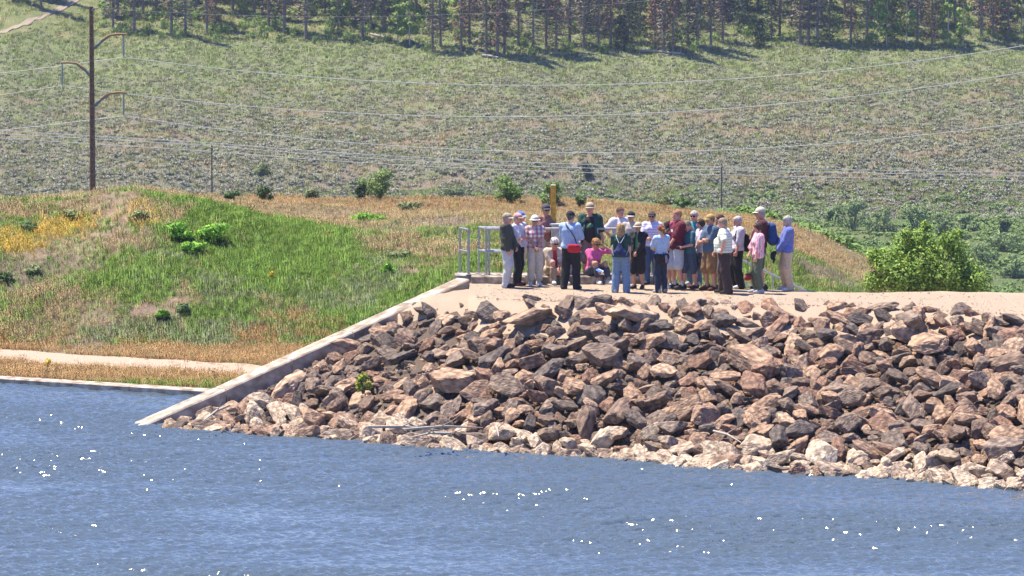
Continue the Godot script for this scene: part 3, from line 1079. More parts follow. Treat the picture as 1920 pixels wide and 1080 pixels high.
func build_grass() -> void:
	var green_t := tuft(1, 20, 0.10, 0.26, 0.13, 0.016, 1.1)
	var dry_t := tuft(2, 16, 0.10, 0.26, 0.12, 0.013, 0.9, true)
	var gx := []
	var gc := PackedColorArray()
	var dx := []
	var dc := PackedColorArray()
	var r := RandomNumberGenerator.new()
	r.seed = 31
	var d := 103.2
	while d < 150.0:
		var step := 0.078 if d < 122.0 else lerpf(0.11, 0.22, (d - 122.0) / 28.0)
		var xe := 0.1135 * d + 1.2
		var x := -xe
		while x < xe:
			var px := x + r.randf_range(-step, step)
			var pd := d + r.randf_range(-step, step)
			x += step
			if pd < 112.5 and px > -2.0:
				continue
			if pd < 113.3:
				var line := -0.62 * (px + 12.4)                     # the track and the sill stay clear
				var sill := 106.6 - 0.589 * (px + 14.2)
				if pd < sill + 0.35:
					continue
				if pd > 109.45 + line and pd < 112.25 + line and r.randf() < 0.97:
					continue
			var w := cover(px, pd)
			var u := r.randf()
			var k := 0
			while k < 6 and u > w[k]:
				u -= w[k]
				k += 1
			if k == 6 and r.randf() < 0.94:
				continue
			if k == 6:
				k = 2
			var kind: String = KINDS[k]
			var c: Color = grass_col[kind]
			var f := r.randf_range(0.78, 1.2)
			var warm := r.randf_range(0.9, 1.12)
			c = Color(c.r * f * warm, c.g * f, c.b * f)
			var s := r.randf_range(0.42, 0.78) * (0.72 if pd > 124.0 else 1.0) * (1.0 + 0.45 * noise_a.get_noise_2d(px * 3.0, pd * 3.0))
			if kind == "grey":
				s *= 0.7
			if pd < 112.5:
				s *= 0.8
			var b := Basis(Vector3.UP, r.randf_range(0, TAU)) * Basis.from_scale(Vector3(s, s * r.randf_range(0.8, 1.2), s))
			var xf := Transform3D(b, Vector3(px, ground_h(px, pd), -pd))
			if kind == "green" or kind == "blue":
				gx.append(xf)
				gc.append(c)
			else:
				dx.append(xf)
				dc.append(c)
		d += step
	scatter("green_grass", green_t, mats.leaf, gx, gc).set_meta("label", "fresh green grass covering the bank behind the spillway")
	scatter("dry_grass", dry_t, mats.dry, dx, dc).set_meta("label", "dry straw and reddish grass on the terrace and in the channel")
	print("grass ", gx.size(), " ", dx.size())
	# sagebrush on the hillside, thousands of low grey bushes
	var sage := [clump(3, 90, 0.30, 0.75), clump(4, 80, 0.34, 0.6), clump(5, 100, 0.27, 0.85)]
	var sx := [[], [], []]
	var sc := [PackedColorArray(), PackedColorArray(), PackedColorArray()]
	for i in 27000:
		var pd := 416.0 + 68.0 * pow(r.randf(), 0.95)
		var xe := 0.1135 * pd + 5.0
		var px := r.randf_range(-xe, xe)
		var dens := noise_a.get_noise_2d(px * 0.55 + 300.0, pd * 1.3)
		if dens > 0.2 and r.randf() < 0.6 or on_road(px, pd):
			continue
		var up := sm(425.0, 482.0, pd)
		var s := lerpf(0.40, 0.20, up) * r.randf_range(0.55, 1.35)
		var c := Color(0.245, 0.252, 0.188).lerp(Color(0.275, 0.30, 0.172), clampf(up * 0.9 + r.randf_range(-0.3, 0.3), 0.0, 1.0))
		if r.randf() < 0.10:
			c = Color(0.15, 0.21, 0.06)
		if r.randf() < 0.05:
			c = Color(0.24, 0.185, 0.13)
		c *= r.randf_range(0.75, 1.25)
		var v := i % 3
		sx[v].append(Transform3D(Basis(Vector3.UP, r.randf_range(0, TAU)) * Basis.from_scale(Vector3(s, s * r.randf_range(0.8, 1.1), s)), Vector3(px, ground_h(px, pd) - 0.04, -pd)))
		sc[v].append(Color(c.r, c.g, c.b))
	for v in 3:
		scatter("sagebrush_cover", sage[v], mats.dry, sx[v], sc[v]).set_meta("label", "low grey green sagebrush covering the hillside in thousands")
	# grass between the sagebrush
	var hx := []
	var hc := PackedColorArray()
	var ht := tuft(8, 22, 0.12, 0.34, 0.34, 0.035, 0.7)
	for i in 26000:
		var pd := 420.0 + 86.0 * r.randf()
		var xe := 0.1135 * pd + 4.0
		var px := r.randf_range(-xe, xe)
		if on_road(px, pd):
			continue
		var c := hill_paint(px, pd)
		var f := r.randf_range(0.8, 1.35)
		var s := r.randf_range(0.7, 1.3)
		hx.append(Transform3D(Basis(Vector3.UP, r.randf_range(0, TAU)) * Basis.from_scale(Vector3(s, s, s)), Vector3(px, ground_h(px, pd), -pd)))
		hc.append(Color(c.r * f, c.g * f * 1.06, c.b * f * 0.8))
	scatter("hillside_grass", ht, mats.leaf, hx, hc).set_meta("label", "thin grass between the sagebrush and under the trees")
	# lush growth on the valley floor
	var vx := []
	var vc := PackedColorArray()
	for i in 11000:
		var pd := r.randf_range(330.0, 428.0)
		var px := r.randf_range(-52.0, 56.0)
		var n := noise_a.get_noise_2d(px * 1.2, pd * 0.8)
		if n < -0.16:
			continue
		var s := r.randf_range(0.25, 0.6)
		var c := Color(0.115, 0.185, 0.045) * r.randf_range(0.8, 1.35)
		vx.append(Transform3D(Basis(Vector3.UP, r.randf_range(0, TAU)) * Basis.from_scale(Vector3(s * 1.4, s, s * 1.4)), Vector3(px, ground_h(px, pd) - 0.05, -pd)))
		vc.append(Color(c.r, c.g, c.b))
	for i in 6000:
		var pd := r.randf_range(150.0, 330.0)
		var px := r.randf_range(8.0, 42.0)
		var s := r.randf_range(0.18, 0.45)
		var c := Color(0.12, 0.20, 0.045) * r.randf_range(0.8, 1.35)
		vx.append(Transform3D(Basis(Vector3.UP, r.randf_range(0, TAU)) * Basis.from_scale(Vector3(s * 1.4, s, s * 1.4)), Vector3(px, ground_h(px, pd) - 0.05, -pd)))
		vc.append(Color(c.r, c.g, c.b))
	scatter("meadow_growth", clump(9, 80, 0.34, 0.7), mats.leaf, vx, vc).set_meta("label", "lush green meadow growth on the valley floor")

func leaf_quad(st: SurfaceTool, p: Vector3, s: float, r: RandomNumberGenerator, outward: Vector3, slim := 0.6) -> void:
	var n := (outward + Vector3(r.randfn(), r.randfn() + 0.4, r.randfn()) * 0.7).normalized()
	if n.y < 0.0 and outward.y > 0.0:
		n.y = -n.y
	var u := n.cross(Vector3(r.randfn(), r.randfn(), r.randfn())).normalized() * s
	var v := n.cross(u) * slim
	st.set_normal((n + outward * 0.8 + Vector3(0, 0.5, 0)).normalized())
	st.add_vertex(p - u)
	st.add_vertex(p + v)
	st.add_vertex(p + u)
	st.add_vertex(p - u)
	st.add_vertex(p + u)
	st.add_vertex(p - v)

func clump(sd: int, leaves: int, size: float, height: float) -> ArrayMesh:       # unit bush: a broken dome of leaf sprays
	var r := RandomNumberGenerator.new()
	r.seed = sd * 13
	var st := st_new()
	var lobes := []
	for i in 6:
		lobes.append([Vector3(r.randf_range(-0.6, 0.6), r.randf_range(0.15, 0.6) * height, r.randf_range(-0.6, 0.6)), r.randf_range(0.35, 0.55)])
	for i in leaves:
		var l: Array = lobes[r.randi_range(0, 5)]
		var n := Vector3(r.randfn(), r.randfn() * 0.8 + 0.25, r.randfn()).normalized()
		var p: Vector3 = l[0] + n * l[1] * r.randf_range(0.6, 1.0)
		p.y = maxf(p.y, 0.02)
		var f := r.randf_range(0.75, 1.25)
		st.set_color(Color(f, f, f))
		leaf_quad(st, p, size * r.randf_range(0.45, 0.85), r, n, 0.5)
	return st.commit()

# ==================================================================== shrubs
func shrub_parts(sd: int, w: float, h: float, leaf: float, leaves: int, lobe_n: int, col: Color, spread := 0.22) -> Array:
	var r := RandomNumberGenerator.new()
	r.seed = sd
	var fol := st_new()
	var stems := st_new()
	for i in lobe_n:
		var a := TAU * (i + r.randf()) / lobe_n
		var rad := w * r.randf_range(0.05, 0.62)
		var tip := Vector3(cos(a) * rad, h * r.randf_range(0.14, 0.86) * (1.0 - 0.35 * rad / w), sin(a) * rad * 0.8)
		var lr := w * r.randf_range(0.24, 0.36)
		var lh := h * r.randf_range(0.16, 0.26)
		tube(stems, [Vector3(tip.x * 0.15, -0.06, tip.z * 0.15), tip * 0.55 + Vector3(0, 0.05, 0), tip], [h * 0.022, h * 0.014, h * 0.005], 5)
		for k in leaves / lobe_n:
			var n := Vector3(r.randfn(), r.randfn(), r.randfn()).normalized()
			var p := tip + Vector3(n.x * lr, n.y * lh, n.z * lr) * pow(r.randf(), 0.45)
			if r.randf() < 0.10:
				p += n * lr * spread
			if p.y < 0.02:
				p.y = r.randf_range(0.02, 0.2)
			var f := r.randf_range(0.65, 1.35)
			fol.set_color(Color(col.r * f * r.randf_range(0.9, 1.15), col.g * f, col.b * f))
			leaf_quad(fol, p, leaf * r.randf_range(0.6, 1.2), r, n, 0.42)
	return [fol.commit(), stems.commit()]

func shrub(called: String, label: String, px: float, py: float, pw: float, ph: float, col: Color, leaf_px: float, leaves: int, from: float, grp := "", sd := -1) -> Node3D:
	var g := on_ground(px, py, from)
	var m := -g.z / F
	var o := thing(called, label, "shrub", g, 0.0, grp)
	var s := shrub_parts(int(px * 7 + py) if sd < 0 else sd, pw * m * (0.8 if called == "bank_shrub" else 0.66), ph * m * (0.75 if called == "bank_shrub" else 1.35), leaf_px * m * 1.15, int(leaves * 1.4), 11, col * (1.45 if called == "bank_shrub" else 1.15))
	part("stems", s[1], mats.twig, o)
	part("foliage", s[0], mats.leaf, o)
	return o

func build_shrubs() -> void:
	mats.twig = std(lin(0.13, 0.10, 0.075), 0.95)
	# the big willow bush beside the crest road
	var big := thing("willow_bush", "large bright green leafy willow bush beside the gravel road past the group", "shrub", Vector3(8.9, 1.15, -103.6))
	var m := 103.6 / F
	var fol := st_new()
	var stems := st_new()
	var r := RandomNumberGenerator.new()
	r.seed = 5150
	# [x, y, radius] of leaf masses on the photograph, with a depth offset in metres
	for q in [[1665, 500, 46, 0.3], [1700, 470, 44, -0.2], [1690, 520, 50, 0.5], [1735, 500, 52, 0.3], [1725, 450, 30, 0.0], [1745, 470, 40, -0.4], [1775, 520, 42, 0.5], [1790, 470, 34, 0.1], [1780, 450, 24, 0.2], [1810, 510, 40, -0.1], [1830, 530, 34, 0.4], [1640, 530, 30, 0.1], [1715, 545, 60, 0.2], [1790, 545, 50, 0.2], [1640, 480, 20, 0.2], [1760, 540, 40, -0.5], [1700, 440, 16, 0.1], [1795, 438, 14, 0.0], [1735, 425, 14, 0.0]]:
		var c := at(q[0], q[1], 103.6 - q[3]) - big.position
		var rad: float = q[2] * m
		tube(stems, [Vector3(c.x * 0.3, -0.3, c.z * 0.3), c * 0.6, c], [0.03, 0.018, 0.006], 5)
		for k in int(1000 * pow(q[2] / 40.0, 1.7)):
			var n := Vector3(r.randfn(), r.randfn(), r.randfn()).normalized()
			var p := c + Vector3(n.x, n.y * 1.0, n.z * 0.9) * rad * pow(r.randf(), 0.45) * (1.0 + (0.55 * r.randf() if r.randf() < 0.16 else 0.0)) * (0.8 + 0.5 * noise_b.get_noise_3d(n.x * 3.0 + q[0], n.y * 3.0, n.z * 3.0))
			var f := r.randf_range(0.6, 1.35)
			fol.set_color(Color(0.165 * f * r.randf_range(0.9, 1.2), 0.275 * f, 0.042 * f))
			leaf_quad(fol, p, r.randf_range(0.026, 0.055), r, n, 0.5)
	part("stems", stems.commit(), mats.twig, big)
	part("foliage", fol.commit(), mats.leaf, big)
	var vivid := Color(0.115, 0.25, 0.025)
	var dark := Color(0.075, 0.125, 0.04)
	var olive := Color(0.14, 0.175, 0.07)
	var g := "shrubs on the bank and terrace"
	shrub("bank_shrub", "vivid green rounded shrub with grey lower twigs on the mound's flank", 335, 448, 66, 44, vivid, 3.6, 900, 112.8, g)
	shrub("bank_shrub", "bright green twin shrub beside the grey-bottomed one on the mound", 395, 450, 70, 48, vivid, 3.6, 900, 112.8, g)
	shrub("bank_shrub", "small bright green shrub below the twin shrubs on the mound", 362, 474, 40, 34, vivid, 3.4, 500, 112.8, g)
	shrub("bank_shrub", "yellow green round shrub where the green bank meets the dry terrace", 690, 420, 66, 28, vivid, 3.4, 900, 112.8, g)
	shrub("bank_shrub", "small dark green shrub among the yellow flowers", 53, 432, 24, 26, dark, 3.2, 400, 112.8, g)
	shrub("bank_shrub", "green grassy shrub above the yellow flowers near the mound's top", 135, 410, 40, 24, olive * 1.1, 3.2, 500, 112.8, g)
	shrub("bank_shrub", "olive green shrub on the mound between bare earth patches", 260, 410, 36, 22, olive, 3.2, 450, 112.8, g)
	shrub("bank_shrub", "dark leafy shrub at the picture's edge on the lower mound", 8, 530, 34, 34, dark, 3.4, 450, 112.8, g)
	shrub("bank_shrub", "leafy green shrub low on the mound beside pale weeds", 62, 515, 34, 28, olive, 3.4, 450, 112.8, g)
	shrub("bank_shrub", "small green shrub beside the bare earth hollow", 305, 602, 30, 30, vivid * 0.8, 3.4, 400, 112.8, g)
	shrub("bank_shrub", "dark little shrub at the upper rim of the bare earth hollow", 345, 585, 26, 24, dark, 3.2, 300, 112.8, g)
	shrub("bank_shrub", "low wide green shrub in the dry grass between terrace and railing", 745, 485, 60, 24, olive, 3.2, 500, 112.8, g)
	shrub("bank_shrub", "spiky green plant growing from the stony patch near the railing", 728, 512, 26, 28, vivid, 3.4, 300, 112.8, g)
	shrub("terrace_shrub", "dark green rounded shrub on the terrace rim, nearest the small utility pole", 432, 378, 34, 20, dark, 2.8, 450, 121.5, g)
	shrub("terrace_shrub", "dark green rounded shrub on the terrace rim, second from the small utility pole", 497, 380, 42, 26, dark, 2.8, 500, 121.5, g)
	shrub("terrace_shrub", "small olive shrub on the reddish terrace rim", 582, 373, 32, 16, olive, 2.6, 300, 121.5, g)
	shrub("terrace_shrub", "dark cone shaped shrub in front of the green willow on the terrace rim", 677, 376, 26, 28, dark * 0.8, 2.8, 450, 121.5, g)
	shrub("terrace_shrub", "pale green willow bush standing above the terrace rim", 712, 372, 90, 42, Color(0.14, 0.21, 0.06), 2.6, 1200, 121.5, g)
	shrub("terrace_shrub", "narrow dark shrub at the foot of the pale willow bush", 712, 370, 18, 22, dark, 2.6, 250, 121.5, g)
	shrub("terrace_shrub", "small olive shrub out on the dry terrace", 765, 398, 48, 16, olive, 2.8, 350, 121.5, g)
	shrub("terrace_shrub", "low green shrub on the terrace rim before the wide willow", 850, 368, 60, 16, olive, 2.6, 350, 121.5, g)
	shrub("terrace_shrub", "wide leafy green willow on the terrace rim above the olive jacket man", 958, 378, 80, 40, Color(0.125, 0.205, 0.05), 2.8, 1300, 121.5, g)
	shrub("terrace_shrub", "green shrub beside the yellow marker post", 1034, 382, 46, 36, Color(0.10, 0.17, 0.045), 2.8, 700, 121.5, g)
	shrub("terrace_shrub", "dark shrub behind the tall man in the green jacket", 1088, 388, 30, 20, dark, 2.8, 350, 121.5, g)
	shrub("terrace_shrub", "low dark green shrub on the terrace above the maroon shirt", 1282, 390, 50, 20, dark, 2.8, 450, 121.5, g)
	shrub("terrace_shrub", "small pale green shrub on the terrace above the striped polo", 1243, 388, 34, 16, olive, 2.8, 300, 121.5, g)
	# willows on the valley floor
	var gw := "willows on the valley floor"
	var wl := [[1598, 430, 80, 46, 1.0, "first of the valley willows beyond the dry slope"], [1655, 440, 66, 44, 0.8, "darker second valley willow beyond the dry slope"], [1715, 432, 60, 40, 1.1, "valley willow showing above the big bush"], [1770, 440, 54, 36, 0.9, "greyish valley willow above the big bush's far end"], [1815, 432, 46, 24, 1.0, "small valley willow past the big bush"], [1884, 438, 26, 24, 0.6, "small dark round willow alone on the valley floor"], [1880, 470, 90, 30, 1.0, "wide low willow on the meadow at the picture's edge"], [1840, 500, 70, 34, 1.0, "low leafy willow behind the big bush"], [1900, 520, 60, 34, 1.05, "low leafy willow by the road's far verge"], [1560, 418, 50, 22, 0.9, "low green willow where dry slope meets the valley"]]
	for q in wl:
		shrub("valley_willow", q[5], q[0], q[1], q[2], q[3], Color(0.135, 0.20, 0.075) * q[4], 2.6, 1000, 160.0, gw)
	shrub("hillside_juniper", "small dark juniper standing alone among the sagebrush above the group", 1101, 334, 20, 34, Color(0.045, 0.065, 0.04), 2.4, 500, 412.0)
	shrub("hillside_shrub", "green round shrub on the lower hillside near the small utility pole", 492, 327, 40, 18, Color(0.10, 0.15, 0.045), 2.4, 500, 412.0)

# ==================================================================== forest
func pine_meshes(sd: int, h: float, w: float, low: float, bark: Color, twig: Color, needle: Color, needles: int, every := 0.42, twigs := 7) -> Array:
	var r := RandomNumberGenerator.new()
	r.seed = sd
	var tr := st_new()
	var lean := Vector3(r.randf_range(-0.03, 0.03), 0, r.randf_range(-0.03, 0.03)) * h
	var pts := []
	var rad := []
	for i in 7:
		var t := i / 6.0
		pts.append(Vector3(0, h * t - 0.3, 0) + lean * t * t)
		rad.append(lerpf(0.0115, 0.0025, pow(t, 0.8)) * h)
	tr.set_color(bark)
	tube(tr, pts, rad, 7)
	var cr := st_new()
	var y := low
	while y < h * 0.97:
		var t := y / h
		var reach := w * pow(1.0 - t, 0.65) * r.randf_range(0.75, 1.1) + 0.12
		if t < 0.12:
			reach *= r.randf_range(0.6, 1.0)
		var k := r.randi_range(3, 5)
		var a0 := r.randf_range(0, TAU)
		for b in k:
			var a := a0 + TAU * b / k + r.randf_range(-0.4, 0.4)
			var len := reach * r.randf_range(0.55, 1.1)
			var dir := Vector3(cos(a), r.randf_range(-0.42, 0.12), sin(a)).normalized()
			var p0 := Vector3(0, y, 0) + lean * t * t
			var p1 := p0 + dir * len
			var side := dir.cross(Vector3.UP).normalized()
			var wd := 0.018 + 0.010 * len
			var f := r.randf_range(0.7, 1.2)
			cr.set_color(Color(twig.r * f, twig.g * f, twig.b * f))
			cr.set_normal((dir * 0.6 + Vector3(0, 0.8, 0)).normalized())
			for q in [p0 + Vector3(0, wd, 0), p1, p0 - Vector3(0, wd, 0), p0 + side * wd, p1, p0 - side * wd]:
				cr.add_vertex(q)
			for s in twigs:
				var u := r.randf_range(0.25, 1.0)
				var q0 := p0.lerp(p1, u)
				var td := (dir * 0.6 + side * r.randf_range(-1, 1) + Vector3(0, r.randf_range(-0.7, 0.35), 0)).normalized()
				var tl := len * r.randf_range(0.18, 0.45) * (1.2 - u * 0.6)
				var ww := td.cross(Vector3(r.randfn(), r.randfn(), r.randfn())).normalized() * r.randf_range(0.020, 0.045)
				f = r.randf_range(0.65, 1.3)
				cr.set_color(Color(twig.r * f, twig.g * f, twig.b * f))
				cr.set_normal((dir * 0.8 + Vector3(0, 0.6, 0)).normalized())
				for q in [q0 - ww, q0 + td * tl, q0 + ww]:
					cr.add_vertex(q)
				for nq in needles:
					f = r.randf_range(0.6, 1.35)
					cr.set_color(Color(needle.r * f, needle.g * f, needle.b * f))
					leaf_quad(cr, q0 + td * tl * r.randf_range(0.2, 1.1) + Vector3(r.randfn(), r.randfn(), r.randfn()) * 0.05, r.randf_range(0.09, 0.20), r, dir * 0.6 + Vector3(0, 0.5, 0), 0.30)
		y += every * r.randf_range(0.7, 1.3)
	return [tr.commit(), cr.commit()]

func aspen_meshes(sd: int, h: float, w: float, col: Color, leaves: int) -> Array:
	var r := RandomNumberGenerator.new()
	r.seed = sd
	var tr := st_new()
	tr.set_color(Color(0.42, 0.40, 0.33))
	tube(tr, [Vector3(0, -0.2, 0), Vector3(r.randf_range(-0.1, 0.1), h * 0.5, 0), Vector3(r.randf_range(-0.2, 0.2), h * 0.97, 0)], [0.011 * h, 0.008 * h, 0.002 * h], 6)
	var cr := st_new()
	for i in 16:
		var t := r.randf_range(0.08, 0.95)
		var a := r.randf_range(0, TAU)
		var reach := w * sin(PI * clampf(t * 0.85 + 0.12, 0.0, 1.0)) * r.randf_range(0.3, 0.85)
		var c := Vector3(cos(a) * reach, h * t, sin(a) * reach)
		tr.set_color(Color(0.30, 0.27, 0.21))
		tube(tr, [Vector3(0, h * t - 0.25 * reach, 0), c], [0.004 * h, 0.001 * h], 4)
		var lr := w * r.randf_range(0.28, 0.42)
		for k in leaves / 16:
			var n := Vector3(r.randfn(), r.randfn(), r.randfn()).normalized()
			var f := r.randf_range(0.65, 1.3)
			cr.set_color(Color(col.r * f, col.g * f, col.b * f))
			leaf_quad(cr, c + n * lr * pow(r.randf(), 0.5) * Vector3(1, 0.8, 1), r.randf_range(0.07, 0.15), r, n, 0.7)
	return [tr.commit(), cr.commit()]

func ordinal(n: int) -> String:
	var tail := "th"
	if n % 100 < 11 or n % 100 > 13:
		tail = {1: "st", 2: "nd", 3: "rd"}.get(n % 10, "th")
	return "%d%s" % [n, tail]

func build_forest() -> void:
	var grey := Color(0.33, 0.30, 0.26)
	var brown := Color(0.25, 0.185, 0.145)
	var bark := Color(0.19, 0.16, 0.145)
	var kinds := {"dead_pine": [], "rusty_pine": [], "green_pine": [], "aspen": []}
	for i in 5:
		kinds.dead_pine.append(pine_meshes(300 + i, 12.0 + i * 0.8, 1.3, 0.5 + 0.3 * i, bark, grey.lerp(brown, i * 0.16), grey, 0, 0.22, 17))
	for i in 3:
		kinds.rusty_pine.append(pine_meshes(320 + i, 12.0 + i, 1.35, 0.6 + 0.3 * i, bark, brown, Color(0.235, 0.125, 0.09), 1, 0.28, 10))
	for i in 3:
		kinds.green_pine.append(pine_meshes(340 + i, 9.0 + i * 1.5, 1.5, 0.35, bark, Color(0.07, 0.07, 0.05), Color(0.055, 0.095, 0.04), 2, 0.34, 8))
	for i in 4:
		kinds.aspen.append(aspen_meshes(360 + i, 5.0 + 0.7 * i, 1.15, Color(0.20, 0.31, 0.06), 2200))
	var spruce := pine_meshes(350, 3.6, 1.25, 0.2, bark, Color(0.07, 0.07, 0.05), Color(0.05, 0.09, 0.035), 3, 0.2, 7)
	var words := {"dead_pine": "grey dead pine with bare twiggy branches", "rusty_pine": "dead pine with rusty brown needles", "green_pine": "dark green living pine", "aspen": "bright green leafy aspen", "young_spruce": "small dark green young spruce"}
	# front row: [x, y of the foot, kind]
	var front := [[212, 55, 0], [252, 60, 0], [322, 66, 0], [348, 68, 0], [388, 60, 0], [404, 50, 1], [504, 52, 0], [533, 60, 0], [574, 72, 0], [634, 66, 2], [680, 70, 0], [695, 56, 0], [720, 56, 0], [745, 78, 3], [768, 86, 3], [811, 97, 0], [826, 88, 0], [865, 94, 1], [880, 82, 0], [912, 101, 0], [933, 104, 1], [946, 100, 0], [972, 86, 0], [1000, 96, 0], [1024, 90, 0], [1043, 101, 1], [1068, 86, 0], [1095, 92, 0], [1122, 82, 0], [1145, 86, 1], [1166, 92, 4], [1178, 82, 2], [1200, 66, 2], [1228, 92, 1], [1245, 99, 0], [1262, 95, 1], [1290, 84, 2], [1308, 88, 0], [1333, 86, 0], [1355, 80, 0], [1390, 62, 2], [1425, 88, 4], [1446, 76, 2], [1462, 70, 0], [1500, 80, 0], [1516, 82, 0], [1533, 84, 0], [1555, 78, 2], [1595, 81, 1], [1626, 80, 0], [1645, 84, 3], [1662, 82, 3], [1672, 78, 2], [1700, 82, 3], [1720, 80, 0], [1748, 84, 1], [1778, 84, 3], [1806, 84, 3], [1840, 72, 0], [1862, 68, 1], [1890, 74, 1], [1916, 60, 3]]
	var names := ["dead_pine", "rusty_pine", "green_pine", "aspen", "young_spruce"]
	var r := RandomNumberGenerator.new()
	r.seed = 202
	var seen_of := {}
	var plant := func(kind: String, p: Vector3, label: String, grp: String, s: float) -> void:
		var set_of: Array = spruce if kind == "young_spruce" else kinds[kind][r.randi_range(0, kinds[kind].size() - 1)]
		var o := thing(kind, label, "tree", p, r.randf_range(0, TAU), grp)
		o.scale = Vector3.ONE * s
		part("trunk", set_of[0], mats.bark, o)
		part("crown", set_of[1], mats.leaf if kind in ["aspen", "green_pine", "young_spruce"] else mats.bark, o)
	for q in front:
		var kind: String = names[q[2]]
		seen_of[kind] = seen_of.get(kind, 0) + 1
		var p := on_ground(q[0], q[1], 440.0)
		plant.call(kind, p, "%s, %s such from the left at forest edge" % [words[kind], ordinal(seen_of[kind])], "front row of the forest edge", r.randf_range(0.85, 1.15))
	# the rows behind
	var spots := []
	var tries := 0
	while spots.size() < 150 and tries < 4000:
		tries += 1
		var px := r.randf_range(-30.0, 1950.0)
		if px < 190.0 and (px > 110.0 or r.randf() < 0.2):
			continue
		var edge := tab(px, PackedFloat32Array([0, 200, 500, 900, 1250, 1400, 1700, 1920]), PackedFloat32Array([18, 40, 45, 75, 70, 55, 62, 50]))
		var py := edge - 8.0 - r.randf() * (edge + 4.0)
		var ok := true
		for s in spots:
			if absf(s.x - px) < 13.0 and absf(s.y - py) < 14.0:
				ok = false
				break
		if ok:
			spots.append(Vector2(px, py))
	spots.sort_custom(func(a, b): return a.x < b.x)
	var behind := {}
	for s in spots:
		var u := r.randf()
		var kind := "dead_pine"
		if u > 0.52:
			kind = "green_pine"
		if u > 0.68:
			kind = "aspen"
		if (s.x > 620.0 and s.x < 1060.0 or s.x > 1580.0) and r.randf() < 0.45:
			kind = "aspen"
		elif u > 0.88:
			kind = "rusty_pine"
		behind[kind] = behind.get(kind, 0) + 1
		plant.call(kind, on_ground(s.x, s.y, 440.0), "%s, %s such from left behind the front row" % [words[kind], ordinal(behind[kind])], "%s trees within the forest" % kind.replace("_", " "), r.randf_range(0.85, 1.2))
	# aspen saplings and brush at the forest edge
	var bx := []
	var bc := PackedColorArray()
	for i in 1500:
		var px := r.randf_range(190.0, 1950.0)
		var edge := tab(px, PackedFloat32Array([0, 200, 500, 900, 1250, 1400, 1700, 1920]), PackedFloat32Array([20, 60, 80, 96, 92, 84, 84, 78]))
		var p := on_ground(px, edge + 6.0 - r.randf() * edge, 440.0)
		if noise_b.get_noise_2d(p.x * 0.5, p.z * 0.5) < -0.02:
			continue
		var s := r.randf_range(0.3, 0.75)
		var c := Color(0.15, 0.235, 0.05) * r.randf_range(0.75, 1.3)
		bx.append(Transform3D(Basis(Vector3.UP, r.randf_range(0, TAU)) * Basis.from_scale(Vector3(s, s * r.randf_range(1.0, 1.9), s)), p))
		bc.append(Color(c.r, c.g, c.b))
	scatter("forest_undergrowth", clump(17, 110, 0.22, 1.0), mats.leaf, bx, bc).set_meta("label", "bright green undergrowth along the forest edge")
	# fallen trunks
	var log_m := std(lin(0.36, 0.32, 0.28), 0.9, mats.grey_noise, 0.6)
	var k := 0
	for q in [[1200, 97, 1262, 101, "long pale fallen trunk lying before the forest edge"], [1262, 102, 1284, 104, "short pale log beside the long fallen trunk"], [905, 106, 935, 110, "grey brushwood log under the dead pines at the forest edge"], [695, 66, 735, 77, "thin pale fallen trunk leaning in the grass at the forest edge"]]:
		var a := on_ground(q[0], q[1], 440.0) + Vector3(0, 0.12, 0)
		var b := on_ground(q[2], q[3], 440.0) + Vector3(0, 0.10, 0)
		var o := thing("fallen_log", q[4], "log", a, 0.0, "fallen logs")
		part("log", tube_mesh([Vector3.ZERO, (b - a) * 0.5 + Vector3(0, 0.05, 0), b - a], [0.16, 0.14, 0.09], 8), log_m, o)
		part("branch_stub", tube_mesh([(b - a) * 0.6, (b - a) * 0.66 + Vector3(0.05, 0.7, 0.2)], [0.04, 0.012], 5), log_m, o)
		k += 1

